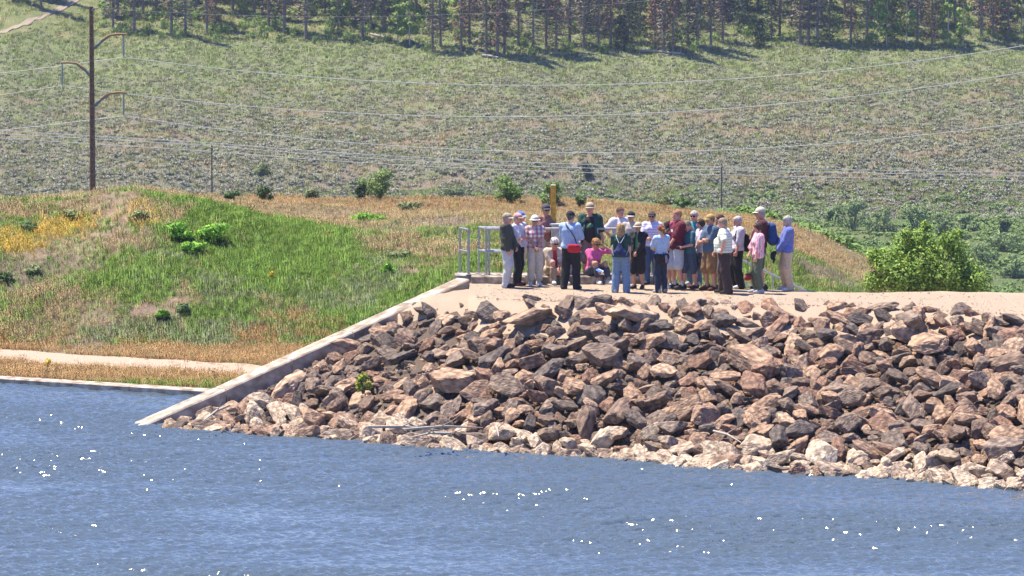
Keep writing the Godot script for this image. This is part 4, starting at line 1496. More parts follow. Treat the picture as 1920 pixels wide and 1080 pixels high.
# ==================================================================== people
# Each figure is a skeleton of joints; distances to tapered bones are joined with a smooth minimum and meshed as surface nets.
func sdf(bones: Array, cell: float, k: float, o := {}) -> Array:
	var lo := Vector3.ONE * 1e9
	var hi := -lo
	for b in bones:
		var rr: float = maxf(b[2], b[3]) + 3.0 * cell
		for e in 2:
			lo = lo.min(b[e] - Vector3.ONE * rr)
			hi = hi.max(b[e] + Vector3.ONE * rr)
	var nx := int((hi.x - lo.x) / cell) + 2
	var ny := int((hi.y - lo.y) / cell) + 2
	var nz := int((hi.z - lo.z) / cell) + 2
	var f := PackedFloat32Array()
	f.resize(nx * ny * nz)
	f.fill(1.0)
	for b in bones:
		var a: Vector3 = b[0]
		var ab: Vector3 = b[1] - a
		var ra: float = b[2]
		var dr: float = b[3] - ra
		var zf: float = b[4] if b.size() > 4 else 1.0
		var inv := 1.0 / maxf(ab.length_squared(), 1e-8)
		var m: float = maxf(ra, b[3]) + 2.2 * cell + k
		var p0: Vector3 = ((a.min(b[1]) - Vector3.ONE * m - lo) / cell).floor()
		var p1: Vector3 = ((a.max(b[1]) + Vector3.ONE * m - lo) / cell).ceil()
		for z in range(maxi(0, int(p0.z)), mini(nz, int(p1.z) + 1)):
			for y in range(maxi(0, int(p0.y)), mini(ny, int(p1.y) + 1)):
				var row := (z * ny + y) * nx
				for x in range(maxi(0, int(p0.x)), mini(nx, int(p1.x) + 1)):
					var q := lo + Vector3(x, y, z) * cell - a
					var t := clampf(q.dot(ab) * inv, 0.0, 1.0)
					q -= ab * t
					q.z *= zf
					var dist := q.length() - ra - dr * t
					var old := f[row + x]
					var h := k - absf(dist - old)
					f[row + x] = minf(dist, old) - (h * h / (4.0 * k) if h > 0.0 else 0.0)
	# cuts: planes, hems, an open front; and folds
	var planes: Array = o.get("planes", [])
	var y_lo: float = o.get("y_lo", -1e9)
	var y_hi: float = o.get("y_hi", 1e9)
	var open: float = o.get("open", 0.0)
	var fold: float = o.get("fold", 0.0)
	var ff: float = o.get("fold_size", 3.0)
	if planes.size() or y_lo > -1e8 or y_hi < 1e8 or open > 0.0 or fold > 0.0:
		for z in nz:
			for y in ny:
				var row := (z * ny + y) * nx
				for x in nx:
					var v := f[row + x]
					if v > 0.9:
						continue
					var p := lo + Vector3(x, y, z) * cell
					if fold > 0.0 and absf(v) < 3.0 * cell:
						v += fold * noise_b.get_noise_3d(p.x * ff * 1.6, p.y * ff, p.z * ff * 1.6)
					v = maxf(v, maxf(y_lo - p.y, p.y - y_hi))
					for pl in planes:
						v = maxf(v, p.dot(pl[0]) - pl[1])
					if open > 0.0:
						v = maxf(v, minf(open * (1.0 - 0.5 * clampf((p.y - y_lo) / 0.5, 0.0, 1.0) + 0.3) - absf(p.x), p.z))
					f[row + x] = v
	# surface nets
	var ids := PackedInt32Array()
	ids.resize(nx * ny * nz)
	ids.fill(-1)
	var vs := PackedVector3Array()
	var ns := PackedVector3Array()
	var idx := PackedInt32Array()
	var sy := nx
	var sz := nx * ny
	var lim := cell * 1.9
	for z in nz - 1:
		for y in ny - 1:
			var row := z * sz + y * sy
			for x in nx - 1:
				var i := row + x
				var c0 := f[i]
				if c0 > lim or c0 < -lim:
					continue
				var c1 := f[i + 1]
				var c2 := f[i + sy]
				var c3 := f[i + sy + 1]
				var c4 := f[i + sz]
				var c5 := f[i + sz + 1]
				var c6 := f[i + sz + sy]
				var c7 := f[i + sz + sy + 1]
				var neg := int(c0 < 0) + int(c1 < 0) + int(c2 < 0) + int(c3 < 0) + int(c4 < 0) + int(c5 < 0) + int(c6 < 0) + int(c7 < 0)
				if neg == 0 or neg == 8:
					continue
				var sum := Vector3.ZERO
				var n := 0
				if (c0 < 0) != (c1 < 0): sum += Vector3(c0 / (c0 - c1), 0, 0); n += 1
				if (c2 < 0) != (c3 < 0): sum += Vector3(c2 / (c2 - c3), 1, 0); n += 1
				if (c4 < 0) != (c5 < 0): sum += Vector3(c4 / (c4 - c5), 0, 1); n += 1
				if (c6 < 0) != (c7 < 0): sum += Vector3(c6 / (c6 - c7), 1, 1); n += 1
				if (c0 < 0) != (c2 < 0): sum += Vector3(0, c0 / (c0 - c2), 0); n += 1
				if (c1 < 0) != (c3 < 0): sum += Vector3(1, c1 / (c1 - c3), 0); n += 1
				if (c4 < 0) != (c6 < 0): sum += Vector3(0, c4 / (c4 - c6), 1); n += 1
				if (c5 < 0) != (c7 < 0): sum += Vector3(1, c5 / (c5 - c7), 1); n += 1
				if (c0 < 0) != (c4 < 0): sum += Vector3(0, 0, c0 / (c0 - c4)); n += 1
				if (c1 < 0) != (c5 < 0): sum += Vector3(1, 0, c1 / (c1 - c5)); n += 1
				if (c2 < 0) != (c6 < 0): sum += Vector3(0, 1, c2 / (c2 - c6)); n += 1
				if (c3 < 0) != (c7 < 0): sum += Vector3(1, 1, c3 / (c3 - c7)); n += 1
				ids[i] = vs.size()
				vs.append(lo + (Vector3(x, y, z) + sum / n) * cell)
				ns.append(Vector3(c1 + c3 + c5 + c7 - c0 - c2 - c4 - c6, c2 + c3 + c6 + c7 - c0 - c1 - c4 - c5, c4 + c5 + c6 + c7 - c0 - c1 - c2 - c3).normalized())
	for z in range(1, nz - 1):
		for y in range(1, ny - 1):
			var row := z * sz + y * sy
			for x in range(1, nx - 1):
				var i := row + x
				if ids[i] < 0:
					continue
				var s0 := f[i] < 0
				for ax in 3:
					var st1: int = [1, sy, sz][ax]
					if s0 == (f[i + st1] < 0):
						continue
					var u: int = [sy, sz, 1][ax]
					var w: int = [sz, 1, sy][ax]
					var a := ids[i]
					var b := ids[i - u]
					var c := ids[i - u - w]
					var d := ids[i - w]
					if a < 0 or b < 0 or c < 0 or d < 0:
						continue
					if s0:
						idx.append_array(PackedInt32Array([a, d, c, a, c, b]))
					else:
						idx.append_array(PackedInt32Array([a, b, c, a, c, d]))
	return [vs, ns, idx]

func acc_new() -> Dictionary:
	return {"v": PackedVector3Array(), "n": PackedVector3Array(), "c": PackedColorArray(), "i": PackedInt32Array()}

func acc_add(acc: Dictionary, s: Array, xf: Transform3D, col: Color, flip := false) -> void:
	var base: int = acc.v.size()
	var nb := xf.basis.inverse().transposed()
	for k in s[0].size():
		acc.v.append(xf * s[0][k])
		acc.n.append((nb * s[1][k]).normalized())
		acc.c.append(col * s[3][k] if s.size() > 3 else col)
	var t: PackedInt32Array = s[2]
	for k in range(0, t.size(), 3):
		acc.i.append(base + t[k])
		acc.i.append(base + t[k + (2 if flip else 1)])
		acc.i.append(base + t[k + (1 if flip else 2)])

func acc_mesh(acc: Dictionary) -> ArrayMesh:
	var arr := []
	arr.resize(Mesh.ARRAY_MAX)
	arr[Mesh.ARRAY_VERTEX] = acc.v
	arr[Mesh.ARRAY_NORMAL] = acc.n
	arr[Mesh.ARRAY_COLOR] = acc.c
	arr[Mesh.ARRAY_INDEX] = acc.i
	var m := ArrayMesh.new()
	m.add_surface_from_arrays(Mesh.PRIMITIVE_TRIANGLES, arr)
	return m

func sdf_obj(s: Array) -> ArrayMesh:
	var acc := acc_new()
	acc_add(acc, s, Transform3D(), Color.WHITE)
	return acc_mesh(acc)

func V(x: float, y: float, z: float) -> Vector3:
	return Vector3(x, y, z)

var tpl := {}

func ball(c: Vector3, r: Vector3, tint: Color) -> Array:
	var ico := ico_sphere(1)
	var v := PackedVector3Array()
	var n := PackedVector3Array()
	var cc := PackedColorArray()
	var i := PackedInt32Array()
	for p in ico[0]:
		v.append(c + p * r)
		n.append((p / r).normalized())
		cc.append(tint)
	for t in ico[1]:
		i.append_array(PackedInt32Array([t[0], t[2], t[1]]))
	return [v, n, i, cc]

func make_templates() -> void:
	# head: crown, brow, cheeks, jaw, chin, nose, ears, neck; centre of the skull at the origin, facing +z
	var head := sdf([[V(0, 0.035, -0.025), V(0, 0.03, 0.012), 0.080, 0.076], [V(-0.03, 0.022, 0.058), V(0.03, 0.022, 0.058), 0.022, 0.022], [V(-0.036, -0.025, 0.05), V(-0.02, -0.065, 0.052), 0.030, 0.024], [V(0.036, -0.025, 0.05), V(0.02, -0.065, 0.052), 0.030, 0.024],
		[V(0, -0.04, 0.035), V(0, -0.08, 0.058), 0.048, 0.028], [V(0, -0.095, 0.07), V(0, -0.09, 0.06), 0.018, 0.02], [V(-0.052, -0.03, 0.0), V(-0.04, -0.075, 0.03), 0.026, 0.02], [V(0.052, -0.03, 0.0), V(0.04, -0.075, 0.03), 0.026, 0.02], [V(0, -0.04, -0.03), V(0, -0.19, -0.04), 0.056, 0.058]], 0.008, 0.02)
	var feat := sdf([[V(0, 0.012, 0.086), V(0, -0.03, 0.110), 0.008, 0.013], [V(-0.012, -0.034, 0.094), V(0.012, -0.034, 0.094), 0.010, 0.010], [V(-0.080, 0.012, -0.012), V(-0.076, -0.03, -0.004), 0.014, 0.010], [V(0.080, 0.012, -0.012), V(0.076, -0.03, -0.004), 0.014, 0.010]], 0.006, 0.01)
	var lips := ball(V(0, -0.061, 0.086), V(0.022, 0.007, 0.009), Color(0.72, 0.42, 0.40))
	var acc := acc_new()
	acc_add(acc, head, Transform3D(), Color.WHITE)
	acc_add(acc, feat, Transform3D(), Color.WHITE)
	acc_add(acc, lips, Transform3D(), Color.WHITE)
	for s in [-1.0, 1.0]:
		acc_add(acc, ball(V(0.031 * s, 0.002, 0.077), V(0.013, 0.008, 0.008), Color(1.3, 1.5, 1.7)), Transform3D(), Color.WHITE)
		acc_add(acc, ball(V(0.031 * s, 0.002, 0.083), V(0.006, 0.006, 0.004), Color(0.06, 0.05, 0.05)), Transform3D(), Color.WHITE)
		acc_add(acc, ball(V(0.031 * s, 0.019, 0.081), V(0.018, 0.004, 0.005), Color(0.35, 0.28, 0.22)), Transform3D(), Color.WHITE)
	tpl.head = [acc.v, acc.n, acc.i, acc.c]
	# right hand, fingers along -y, palm towards +x, thumb towards +z
	for pose in ["relaxed", "grip"]:
		var curl := 0.35 if pose == "relaxed" else 1.15
		var bones := [[V(0, 0.01, 0), V(0, -0.03, 0.0), 0.024, 0.028], [V(0, -0.03, -0.022), V(0, -0.085, -0.028), 0.015, 0.012], [V(0, -0.03, 0.022), V(0, -0.09, 0.026), 0.016, 0.013], [V(0, -0.05, 0), V(0, -0.09, 0), 0.018, 0.013]]
		var lens := [0.066, 0.078, 0.074, 0.058]
		for q in 4:
			var base := V(0, -0.088 + 0.004 * absf(q - 1.2), 0.030 - 0.020 * q)
			var ang := 0.0
			var p := base
			for sgm in 3:
				ang += curl * [0.6, 0.9, 0.7][sgm]
				var l: float = lens[q] * [0.45, 0.32, 0.23][sgm]
				var nxt := p + V(sin(ang) * l, -cos(ang) * l, -0.002 * q)
				bones.append([p, nxt, 0.0095 - 0.001 * sgm, 0.0088 - 0.001 * sgm])
				p = nxt
		var t0 := V(0.004, -0.025, 0.026)
		var t1 := V(0.016, -0.058, 0.050)
		var t2 := V(0.026 + 0.012 * curl, -0.088, 0.050 - 0.012 * curl)
		bones.append([t0, t1, 0.014, 0.011])
		bones.append([t1, t2, 0.0105, 0.0085])
		tpl["hand_" + pose] = sdf(bones, 0.006, 0.006)
	# shoe, toes along +z
	tpl.shoe = sdf_obj(sdf([[V(0, 0.05, -0.055), V(0, 0.035, 0.10), 0.050, 0.043, 0.9], [V(0, 0.085, -0.035), V(0, 0.06, 0.03), 0.046, 0.040], [V(-0.006, 0.03, 0.10), V(-0.004, 0.03, 0.165), 0.044, 0.034], [V(0, 0.02, -0.06), V(0, 0.02, 0.16), 0.044, 0.04]], 0.012, 0.02, {"y_lo": 0.0}))
	# hair
	var skull := [V(0, 0.036, -0.027), V(0, 0.032, 0.008), 0.092, 0.087]
	var hairline := [V(0, -0.75, 0.66), 0.012]
	tpl.hair_short = sdf_obj(sdf([skull, [V(0, -0.02, -0.06), V(0, -0.05, -0.06), 0.055, 0.045]], 0.010, 0.02, {"planes": [hairline], "fold": 0.016, "fold_size": 38.0}))
	tpl.hair_bob = sdf_obj(sdf([[skull[0], skull[1], 0.100, 0.094], [V(-0.075, 0.0, -0.01), V(-0.074, -0.06, -0.01), 0.032, 0.022], [V(0.075, 0.0, -0.01), V(0.074, -0.06, -0.01), 0.032, 0.022], [V(0, -0.01, -0.07), V(0, -0.08, -0.065), 0.062, 0.045]], 0.010, 0.025, {"planes": [[V(0, -0.62, 0.78), 0.040]], "fold": 0.022, "fold_size": 34.0}))
	tpl.hair_long = sdf_obj(sdf([[skull[0], skull[1], 0.102, 0.094], [V(-0.07, 0.0, -0.02), V(-0.085, -0.18, -0.04), 0.036, 0.03], [V(0.07, 0.0, -0.02), V(0.085, -0.18, -0.04), 0.036, 0.03], [V(0, 0.0, -0.07), V(0, -0.23, -0.075), 0.080, 0.062, 1.3], [V(-0.05, -0.1, -0.08), V(-0.06, -0.25, -0.07), 0.045, 0.03], [V(0.05, -0.1, -0.08), V(0.06, -0.25, -0.07), 0.045, 0.03]], 0.011, 0.02, {"planes": [[V(0, -0.45, 0.89), 0.048]], "fold": 0.026, "fold_size": 30.0}))
	tpl.hair_pony = sdf_obj(sdf([skull, [V(0, -0.02, -0.06), V(0, -0.05, -0.055), 0.05, 0.04], [V(0, 0.02, -0.10), V(0, -0.02, -0.145), 0.028, 0.036], [V(0, -0.02, -0.145), V(0, -0.13, -0.13), 0.036, 0.018]], 0.010, 0.02, {"planes": [hairline], "fold": 0.018, "fold_size": 34.0}))
	# cap crown and brim, sun hat
	tpl.cap = sdf_obj(sdf([[V(0, 0.045, -0.025), V(0, 0.04, 0.012), 0.098, 0.094], [V(0, 0.142, -0.01), V(0, 0.145, -0.01), 0.006, 0.006]], 0.010, 0.012, {"planes": [[V(0, -1, 0.12), -0.036]]}))
	tpl.brim = brim_mesh(-1.15, 1.15, 0.078, 0.175, 0.012, 0.030)
	tpl.wide_brim = brim_mesh(-PI, PI, 0.088, 0.155, 0.022, 0.0)
	var st := st_new()
	for s in [-1.0, 1.0]:
		box(st, Transform3D(Basis(Vector3.UP, 0.22 * s), V(0.032 * s, 0.004, 0.098)), V(0.052, 0.034, 0.008), 0.003)
		box(st, Transform3D(Basis(Vector3.UP, 0.06 * s), V(0.079 * s, 0.008, 0.045)), V(0.006, 0.010, 0.105), 0.002)
	box(st, Transform3D(Basis(), V(0, 0.010, 0.104)), V(0.022, 0.006, 0.006), 0.002)
	tpl.glasses = flat_mesh(st)

func brim_mesh(a0: float, a1: float, r0: float, r1: float, drop: float, shift: float) -> ArrayMesh:
	var st := st_new()
	var n := 20
	var pt := func(i: int, j: int, up: float) -> Vector3:
		var a := lerpf(a0, a1, float(i) / n)
		var e := 1.0
		if a1 < 3.0:
			e = pow(cos(clampf(a / a1 * 1.45, -1.5, 1.5)), 0.5)
		var r := lerpf(r0, lerpf(r0 + 0.004, r1, e), j / 3.0)
		var q := 0.9
		return Vector3(sin(a) * r * q, 0.040 + up - drop * pow(j / 3.0, 2.0) - 0.5 * drop * absf(sin(a)) * (1.0 if a1 < 3.0 else 0.0), cos(a) * r + shift * 0.3 - 0.01)
	for i in n:
		for j in 3:
			quad(st, pt.call(i, j, 0.004), pt.call(i, j + 1, 0.004), pt.call(i + 1, j + 1, 0.004), pt.call(i + 1, j, 0.004))
			quad(st, pt.call(i, j, -0.004), pt.call(i + 1, j, -0.004), pt.call(i + 1, j + 1, -0.004), pt.call(i, j + 1, -0.004))
		quad(st, pt.call(i, 3, 0.004), pt.call(i, 3, -0.004), pt.call(i + 1, 3, -0.004), pt.call(i + 1, 3, 0.004))
	return flat_mesh(st)

func ik(a: Vector3, t: Vector3, l1: float, l2: float, pole: Vector3) -> Array:       # [middle joint, end]
	var d := t - a
	var len := clampf(d.length(), absf(l1 - l2) + 0.01, (l1 + l2) * 0.998)
	d = d.normalized()
	var c := (l1 * l1 + len * len - l2 * l2) / (2.0 * len)
	var h := sqrt(maxf(0.0, l1 * l1 - c * c))
	var side := (pole - d * pole.dot(d)).normalized()
	return [a + d * c + side * h, a + d * len]

var cloth_cache := {}

func cloth(c: Variant) -> StandardMaterial3D:
	var key := str(c)
	if cloth_cache.has(key):
		return cloth_cache[key]
	var m: StandardMaterial3D
	if c is String:
		var im := Image.create(64, 64, false, Image.FORMAT_RGB8)
		for y in 64:
			for x in 64:
				var q := Color.WHITE
				match c:
					"plaid":
						q = Color(0.72, 0.66, 0.62)
						if x % 32 < 16:
							q = Color(0.40, 0.08, 0.09).lerp(q, 0.25)
						if y % 32 < 16:
							q = q.lerp(Color(0.22, 0.05, 0.09), 0.62)
					"green_stripes":
						q = Color(0.62, 0.66, 0.54) if y % 16 < 10 else Color(0.40, 0.46, 0.36)
					"pink_stripes":
						q = Color(0.70, 0.55, 0.58) if x % 16 < 8 else Color(0.58, 0.16, 0.25)
					"lilac_stripes":
						q = Color(0.66, 0.62, 0.74) if y % 16 < 11 else Color(0.40, 0.36, 0.55)
					"blue_check":
						q = Color(0.60, 0.64, 0.74) if (x % 16 < 11) else Color(0.42, 0.50, 0.70)
						if y % 16 > 11:
							q = q * 0.9
				im.set_pixel(x, y, q.linear_to_srgb())
		m = std(Color.WHITE, 0.9, ImageTexture.create_from_image(im), 4.0 if c != "plaid" else 4.5, null, 1.0, false, false)
	else:
		m = std(lin(c.r, c.g, c.b), 0.88, mats.cloth_tex, 1.6, null, 1.0, false, false)
	m.rim_enabled = true
	m.rim = 0.25
	m.rim_tint = 0.6
	cloth_cache[key] = m
	return m

const SKIN := Color(0.56, 0.335, 0.245)
const TAN := Color(0.42, 0.235, 0.16)
const RED_SKIN := Color(0.56, 0.27, 0.20)
const PERSON_GROUP := "visitors standing on the dam crest"

func person(p: Dictionary) -> Dictionary:
	var yf: float = p.yf
	var ground := on_level(p.x, yf, CREST)
	ground.y = CREST + 0.01
	var d := -ground.z
	var tall: float = (yf - p.top) * d / F if not p.has("tall") else p.tall
	var s := tall / 1.76
	var w: float = p.get("w", 1.0)
	var turn := deg_to_rad(p.get("yaw", 0.0))
	var root := thing("person", p.label, "person", ground, turn, PERSON_GROUP)
	var sit: bool = p.get("sit", false)
	var hip_y := 0.27 if sit else 0.925
	var up_to := Transform3D(Basis(Vector3.RIGHT, deg_to_rad(p.get("lean", 0.0))), V(0, hip_y, -0.02 if not sit else -0.02))
	var U := func(x: float, y: float, z: float) -> Vector3: return up_to * V(x, y - 0.925, z)
	var pel := V(0, hip_y + 0.02, 0)
	# legs
	var feet: Array = p.get("feet", [[-0.11, 0.02], [0.11, -0.03]])
	var legs := []
	for q in 2:
		var sd := -1.0 if q == 0 else 1.0
		var hip := V(0.085 * sd, hip_y, 0)
		var ank := V(feet[q][0], 0.085, feet[q][1] - 0.03)
		legs.append([hip, ik(hip, ank, 0.43, 0.42, V(0.12 * sd, 0.5 if sit else 0.0, 1.0)), sd])
	# arms
	var arms := []
	for q in 2:
		var sd := -1.0 if q == 0 else 1.0
		var sh: Vector3 = U.call(0.178 * sd * (0.9 + 0.1 * w), 1.425, -0.01)
		var pose: String = p.get("arms", ["down", "down"])[q]
		var tgt := V(0.25 * sd * w, 0.86, 0.06)
		var pole := V(0.4 * sd, 0, -1)
		match pose:
			"cross_over": tgt = V(-0.09 * sd, 1.17, 0.21 + 0.06 * (w - 1.0)); pole = V(1.0 * sd, -0.6, -0.1)
			"cross_under": tgt = V(-0.10 * sd, 1.12, 0.19 + 0.06 * (w - 1.0)); pole = V(1.0 * sd, -0.7, 0.0)
			"front": tgt = V(0.03 * sd, 0.95, 0.22 * w); pole = V(1.0 * sd, -0.3, -0.6)
			"hold": tgt = V(0.07 * sd, 1.12, 0.30); pole = V(0.8 * sd, -1.0, -0.4)
			"hip": tgt = V(0.20 * sd * w, 1.02, 0.02); pole = V(1.0 * sd, 0, -0.7)
			"back": tgt = V(0.04 * sd, 0.98, -0.20 * w); pole = V(1.0 * sd, 0, -0.2)
			"knee": tgt = V(0.13 * sd, 1.00, 0.42); pole = V(0.7 * sd, -0.8, 0.0)
			"lap": tgt = V(0.02 * sd, 1.05, 0.34); pole = V(1.0 * sd, -0.6, 0.0)
			"reach": tgt = V(0.12 * sd, 1.02, 0.50); pole = V(0.6 * sd, -1.0, 0.0)
			"hair": tgt = V(0.15 * sd, 1.60, 0.10); pole = V(1.0 * sd, -0.9, 0.3)
			"hang": tgt = V(0.22 * sd, 0.88, 0.12); pole = V(0.4 * sd, 0, -1)
		tgt = U.call(tgt.x, tgt.y, tgt.z)
		arms.append([sh, ik(sh, tgt, 0.285, 0.255, up_to.basis * pole), sd, pose])
	var belly: float = p.get("belly", 0.0)
	var torso := func(g: float) -> Array:
		var t := [[pel + V(-0.065 * w, 0.02, 0), pel + V(0.065 * w, 0.02, 0), 0.112 * w + g, 0.112 * w + g, 1.12],
			[U.call(0, 0.98, 0), U.call(0, 1.10, 0.01), 0.130 * w + g, 0.125 * w + g, 1.25], [U.call(-0.04, 1.10, 0.01), U.call(-0.07, 1.32, 0), 0.105 * w + g, 0.100 * w + g, 1.05],
			[U.call(0.04, 1.10, 0.01), U.call(0.07, 1.32, 0), 0.105 * w + g, 0.100 * w + g, 1.05], [U.call(-0.135, 1.405, -0.01), U.call(0.135, 1.405, -0.01), 0.068 + g, 0.068 + g]]
		if belly > 0.0:
			t.append([U.call(0, 1.02, 0.05), U.call(0, 1.16, 0.055), 0.105 * w + belly + g, 0.10 * w + belly + g])
		if p.get("bust", false):
			t.append([U.call(-0.07, 1.27, 0.075), U.call(0.07, 1.27, 0.075), 0.055 * w + g, 0.055 * w + g])
		return t
	# skin: one continuous figure
	var bones: Array = torso.call(0.0)
	bones.append([U.call(0, 1.43, -0.015), U.call(0, 1.54, 0.0), 0.060, 0.052])
	for l in legs:
		bones.append([l[0], l[1][0], 0.086 * w, 0.058])
		bones.append([l[1][0], l[1][1], 0.056, 0.038])
		bones.append([l[1][0].lerp(l[1][1], 0.28) + V(0, 0, -0.012), l[1][0].lerp(l[1][1], 0.45) + V(0, 0, -0.012), 0.053, 0.048])
		bones.append([l[1][1], l[1][1] + V(0, -0.035, 0.06), 0.036, 0.034])
	for a in arms:
		bones.append([a[0], a[1][0], 0.052, 0.042])
		bones.append([a[1][0], a[1][1], 0.041, 0.028])
	var acc := acc_new()
	var skin: Color = p.get("skin", SKIN)
	acc_add(acc, sdf(bones, 0.02, 0.03), Transform3D(), skin)
	var head_xf := Transform3D(up_to.basis * Basis(Vector3.UP, deg_to_rad(p.get("look", 0.0))) * Basis(Vector3.RIGHT, deg_to_rad(p.get("nod", 4.0))), U.call(0, 1.632, 0.025))
	acc_add(acc, tpl.head, head_xf, p.get("face", skin))
	for a in arms:
		var dir: Vector3 = (a[1][1] - a[1][0]).normalized()
		var palm := V(-a[2], 0, 0)
		if a[3] in ["front", "lap", "hold"]:
			palm = V(-a[2] * 0.5, 0, -0.8)
		if a[3] in ["cross_over", "cross_under"]:
			palm = V(0, 0, -1)
		var y := -dir
		var x := (palm - y * palm.dot(y)).normalized()
		var z := x.cross(y)
		# the template is a right hand whose palm looks along +x with the thumb at +z; mirror it where the thumb would point back
		var thumb_up := z.y > 0.0 or z.z > 0.3
		var b := Basis(x, y, z if thumb_up else -z)
		acc_add(acc, tpl["hand_grip" if a[3] in ["hold", "front", "lap", "cross_over", "hang"] else "hand_relaxed"], Transform3D(b, a[1][1]), skin, not thumb_up)
	root.scale = Vector3.ONE * s
	part("body", acc_mesh(acc), mats.skin, root)
	# trousers, shorts or capris
	var tl: float = p.get("legs", 2.0)                       # 1 ends at the knee, 2 at the ankle
	var tr := []
	var tg := 0.020
	var tb: Array = torso.call(0.012)
	tr.append(tb[0])
	tr.append(tb[1])
	if belly > 0.0:
		tr.append([U.call(0, 1.0, 0.03), U.call(0, 1.02, 0.03), 0.10 * w + belly * 0.7, 0.10 * w + belly * 0.7])
	var flare: float = p.get("flare", 0.0)
	for l in legs:
		var th := minf(tl, 1.0)
		tr.append([l[0], l[0].lerp(l[1][0], th), 0.090 * w + tg, lerpf(0.090 * w, 0.066 + flare, th) + tg])
		if tl > 1.0:
			tr.append([l[1][0], l[1][0].lerp(l[1][1] + V(0, -0.03, 0), tl - 1.0), 0.066 + flare + tg, 0.052 + flare + tg])
	part("shorts" if tl < 1.3 else "trousers", sdf_obj(sdf(tr, 0.02, 0.02, {"y_hi": hip_y + 0.13, "fold": 0.020, "fold_size": 7.0})), cloth(p.get("trousers", Color(0.05, 0.05, 0.06))), root)
	# shirt
	var loose: float = p.get("loose", 0.018)
	var sleeve: float = p.get("sleeve", 0.8)
	var sb: Array = torso.call(loose)
	sb.append([U.call(-0.05, 1.45, -0.02), U.call(0.05, 1.45, -0.02), 0.062, 0.062])
	for a in arms:
		var e := minf(sleeve, 1.0)
		sb.append([a[0], a[0].lerp(a[1][0], e), 0.056 + loose, lerpf(0.056, 0.050, e) + loose])
		if sleeve > 1.0:
			sb.append([a[1][0], a[1][0].lerp(a[1][1], sleeve - 1.0), 0.048 + loose, 0.036 + loose])
	var hem: float = p.get("hem", 0.90) - 0.925 + hip_y
	part("jacket" if p.get("jacket", false) else "shirt", sdf_obj(sdf(sb, 0.02, 0.028, {"y_lo": hem, "open": p.get("open", 0.0), "fold": 0.022, "fold_size": 6.0})), cloth(p.get("shirt", Color(0.5, 0.5, 0.5))), root)
	if p.has("inner"):
		part("undershirt", sdf_obj(sdf(torso.call(loose * 0.45), 0.026, 0.028, {"y_lo": hem + 0.04, "y_hi": hip_y + 0.53})), cloth(p.inner), root)
	# shoes and socks
	for l in legs:
		var b := Basis(Vector3.UP, 0.18 * l[2])
		part("shoe", tpl.shoe, cloth(p.get("shoes", Color(0.6, 0.6, 0.6))), root, Transform3D(b, V(l[1][1].x, 0.0, l[1][1].z + 0.01)))
		if p.get("socks", false):
			part("sock", tube_mesh([l[1][1] + V(0, -0.02, 0), l[1][1] + V(0, 0.10, 0.002)], [0.050, 0.050], 10), cloth(Color(0.66, 0.66, 0.66)), root)
	# head gear
	if p.has("hair"):
		part("hair", tpl["hair_" + p.get("style", "short")], cloth(p.hair), root, head_xf)
	if p.has("cap"):
		var o := part("cap", tpl.cap, cloth(p.cap), root, head_xf)
		part("brim", tpl.brim, cloth(p.get("brim", p.cap)), o)
	if p.has("hat"):
		var o := part("hat", tpl.cap, cloth(p.hat), root, head_xf)
		part("brim", tpl.wide_brim, cloth(p.get("brim", p.hat)), o)
	if p.get("glasses", false):
		part("sunglasses", tpl.glasses, mats.lens, root, head_xf)
	if p.get("tag", false):
		var st := st_new()
		box(st, Transform3D(up_to.basis, U.call(0.075, 1.30, 0.10 * w + 0.045 + loose)), V(0.085, 0.06, 0.004), 0.001)
		part("name_tag", flat_mesh(st), cloth(Color(0.72, 0.72, 0.74)), root)
	return {"root": root, "U": U, "s": s, "arms": arms, "xf": root.transform, "w": w}

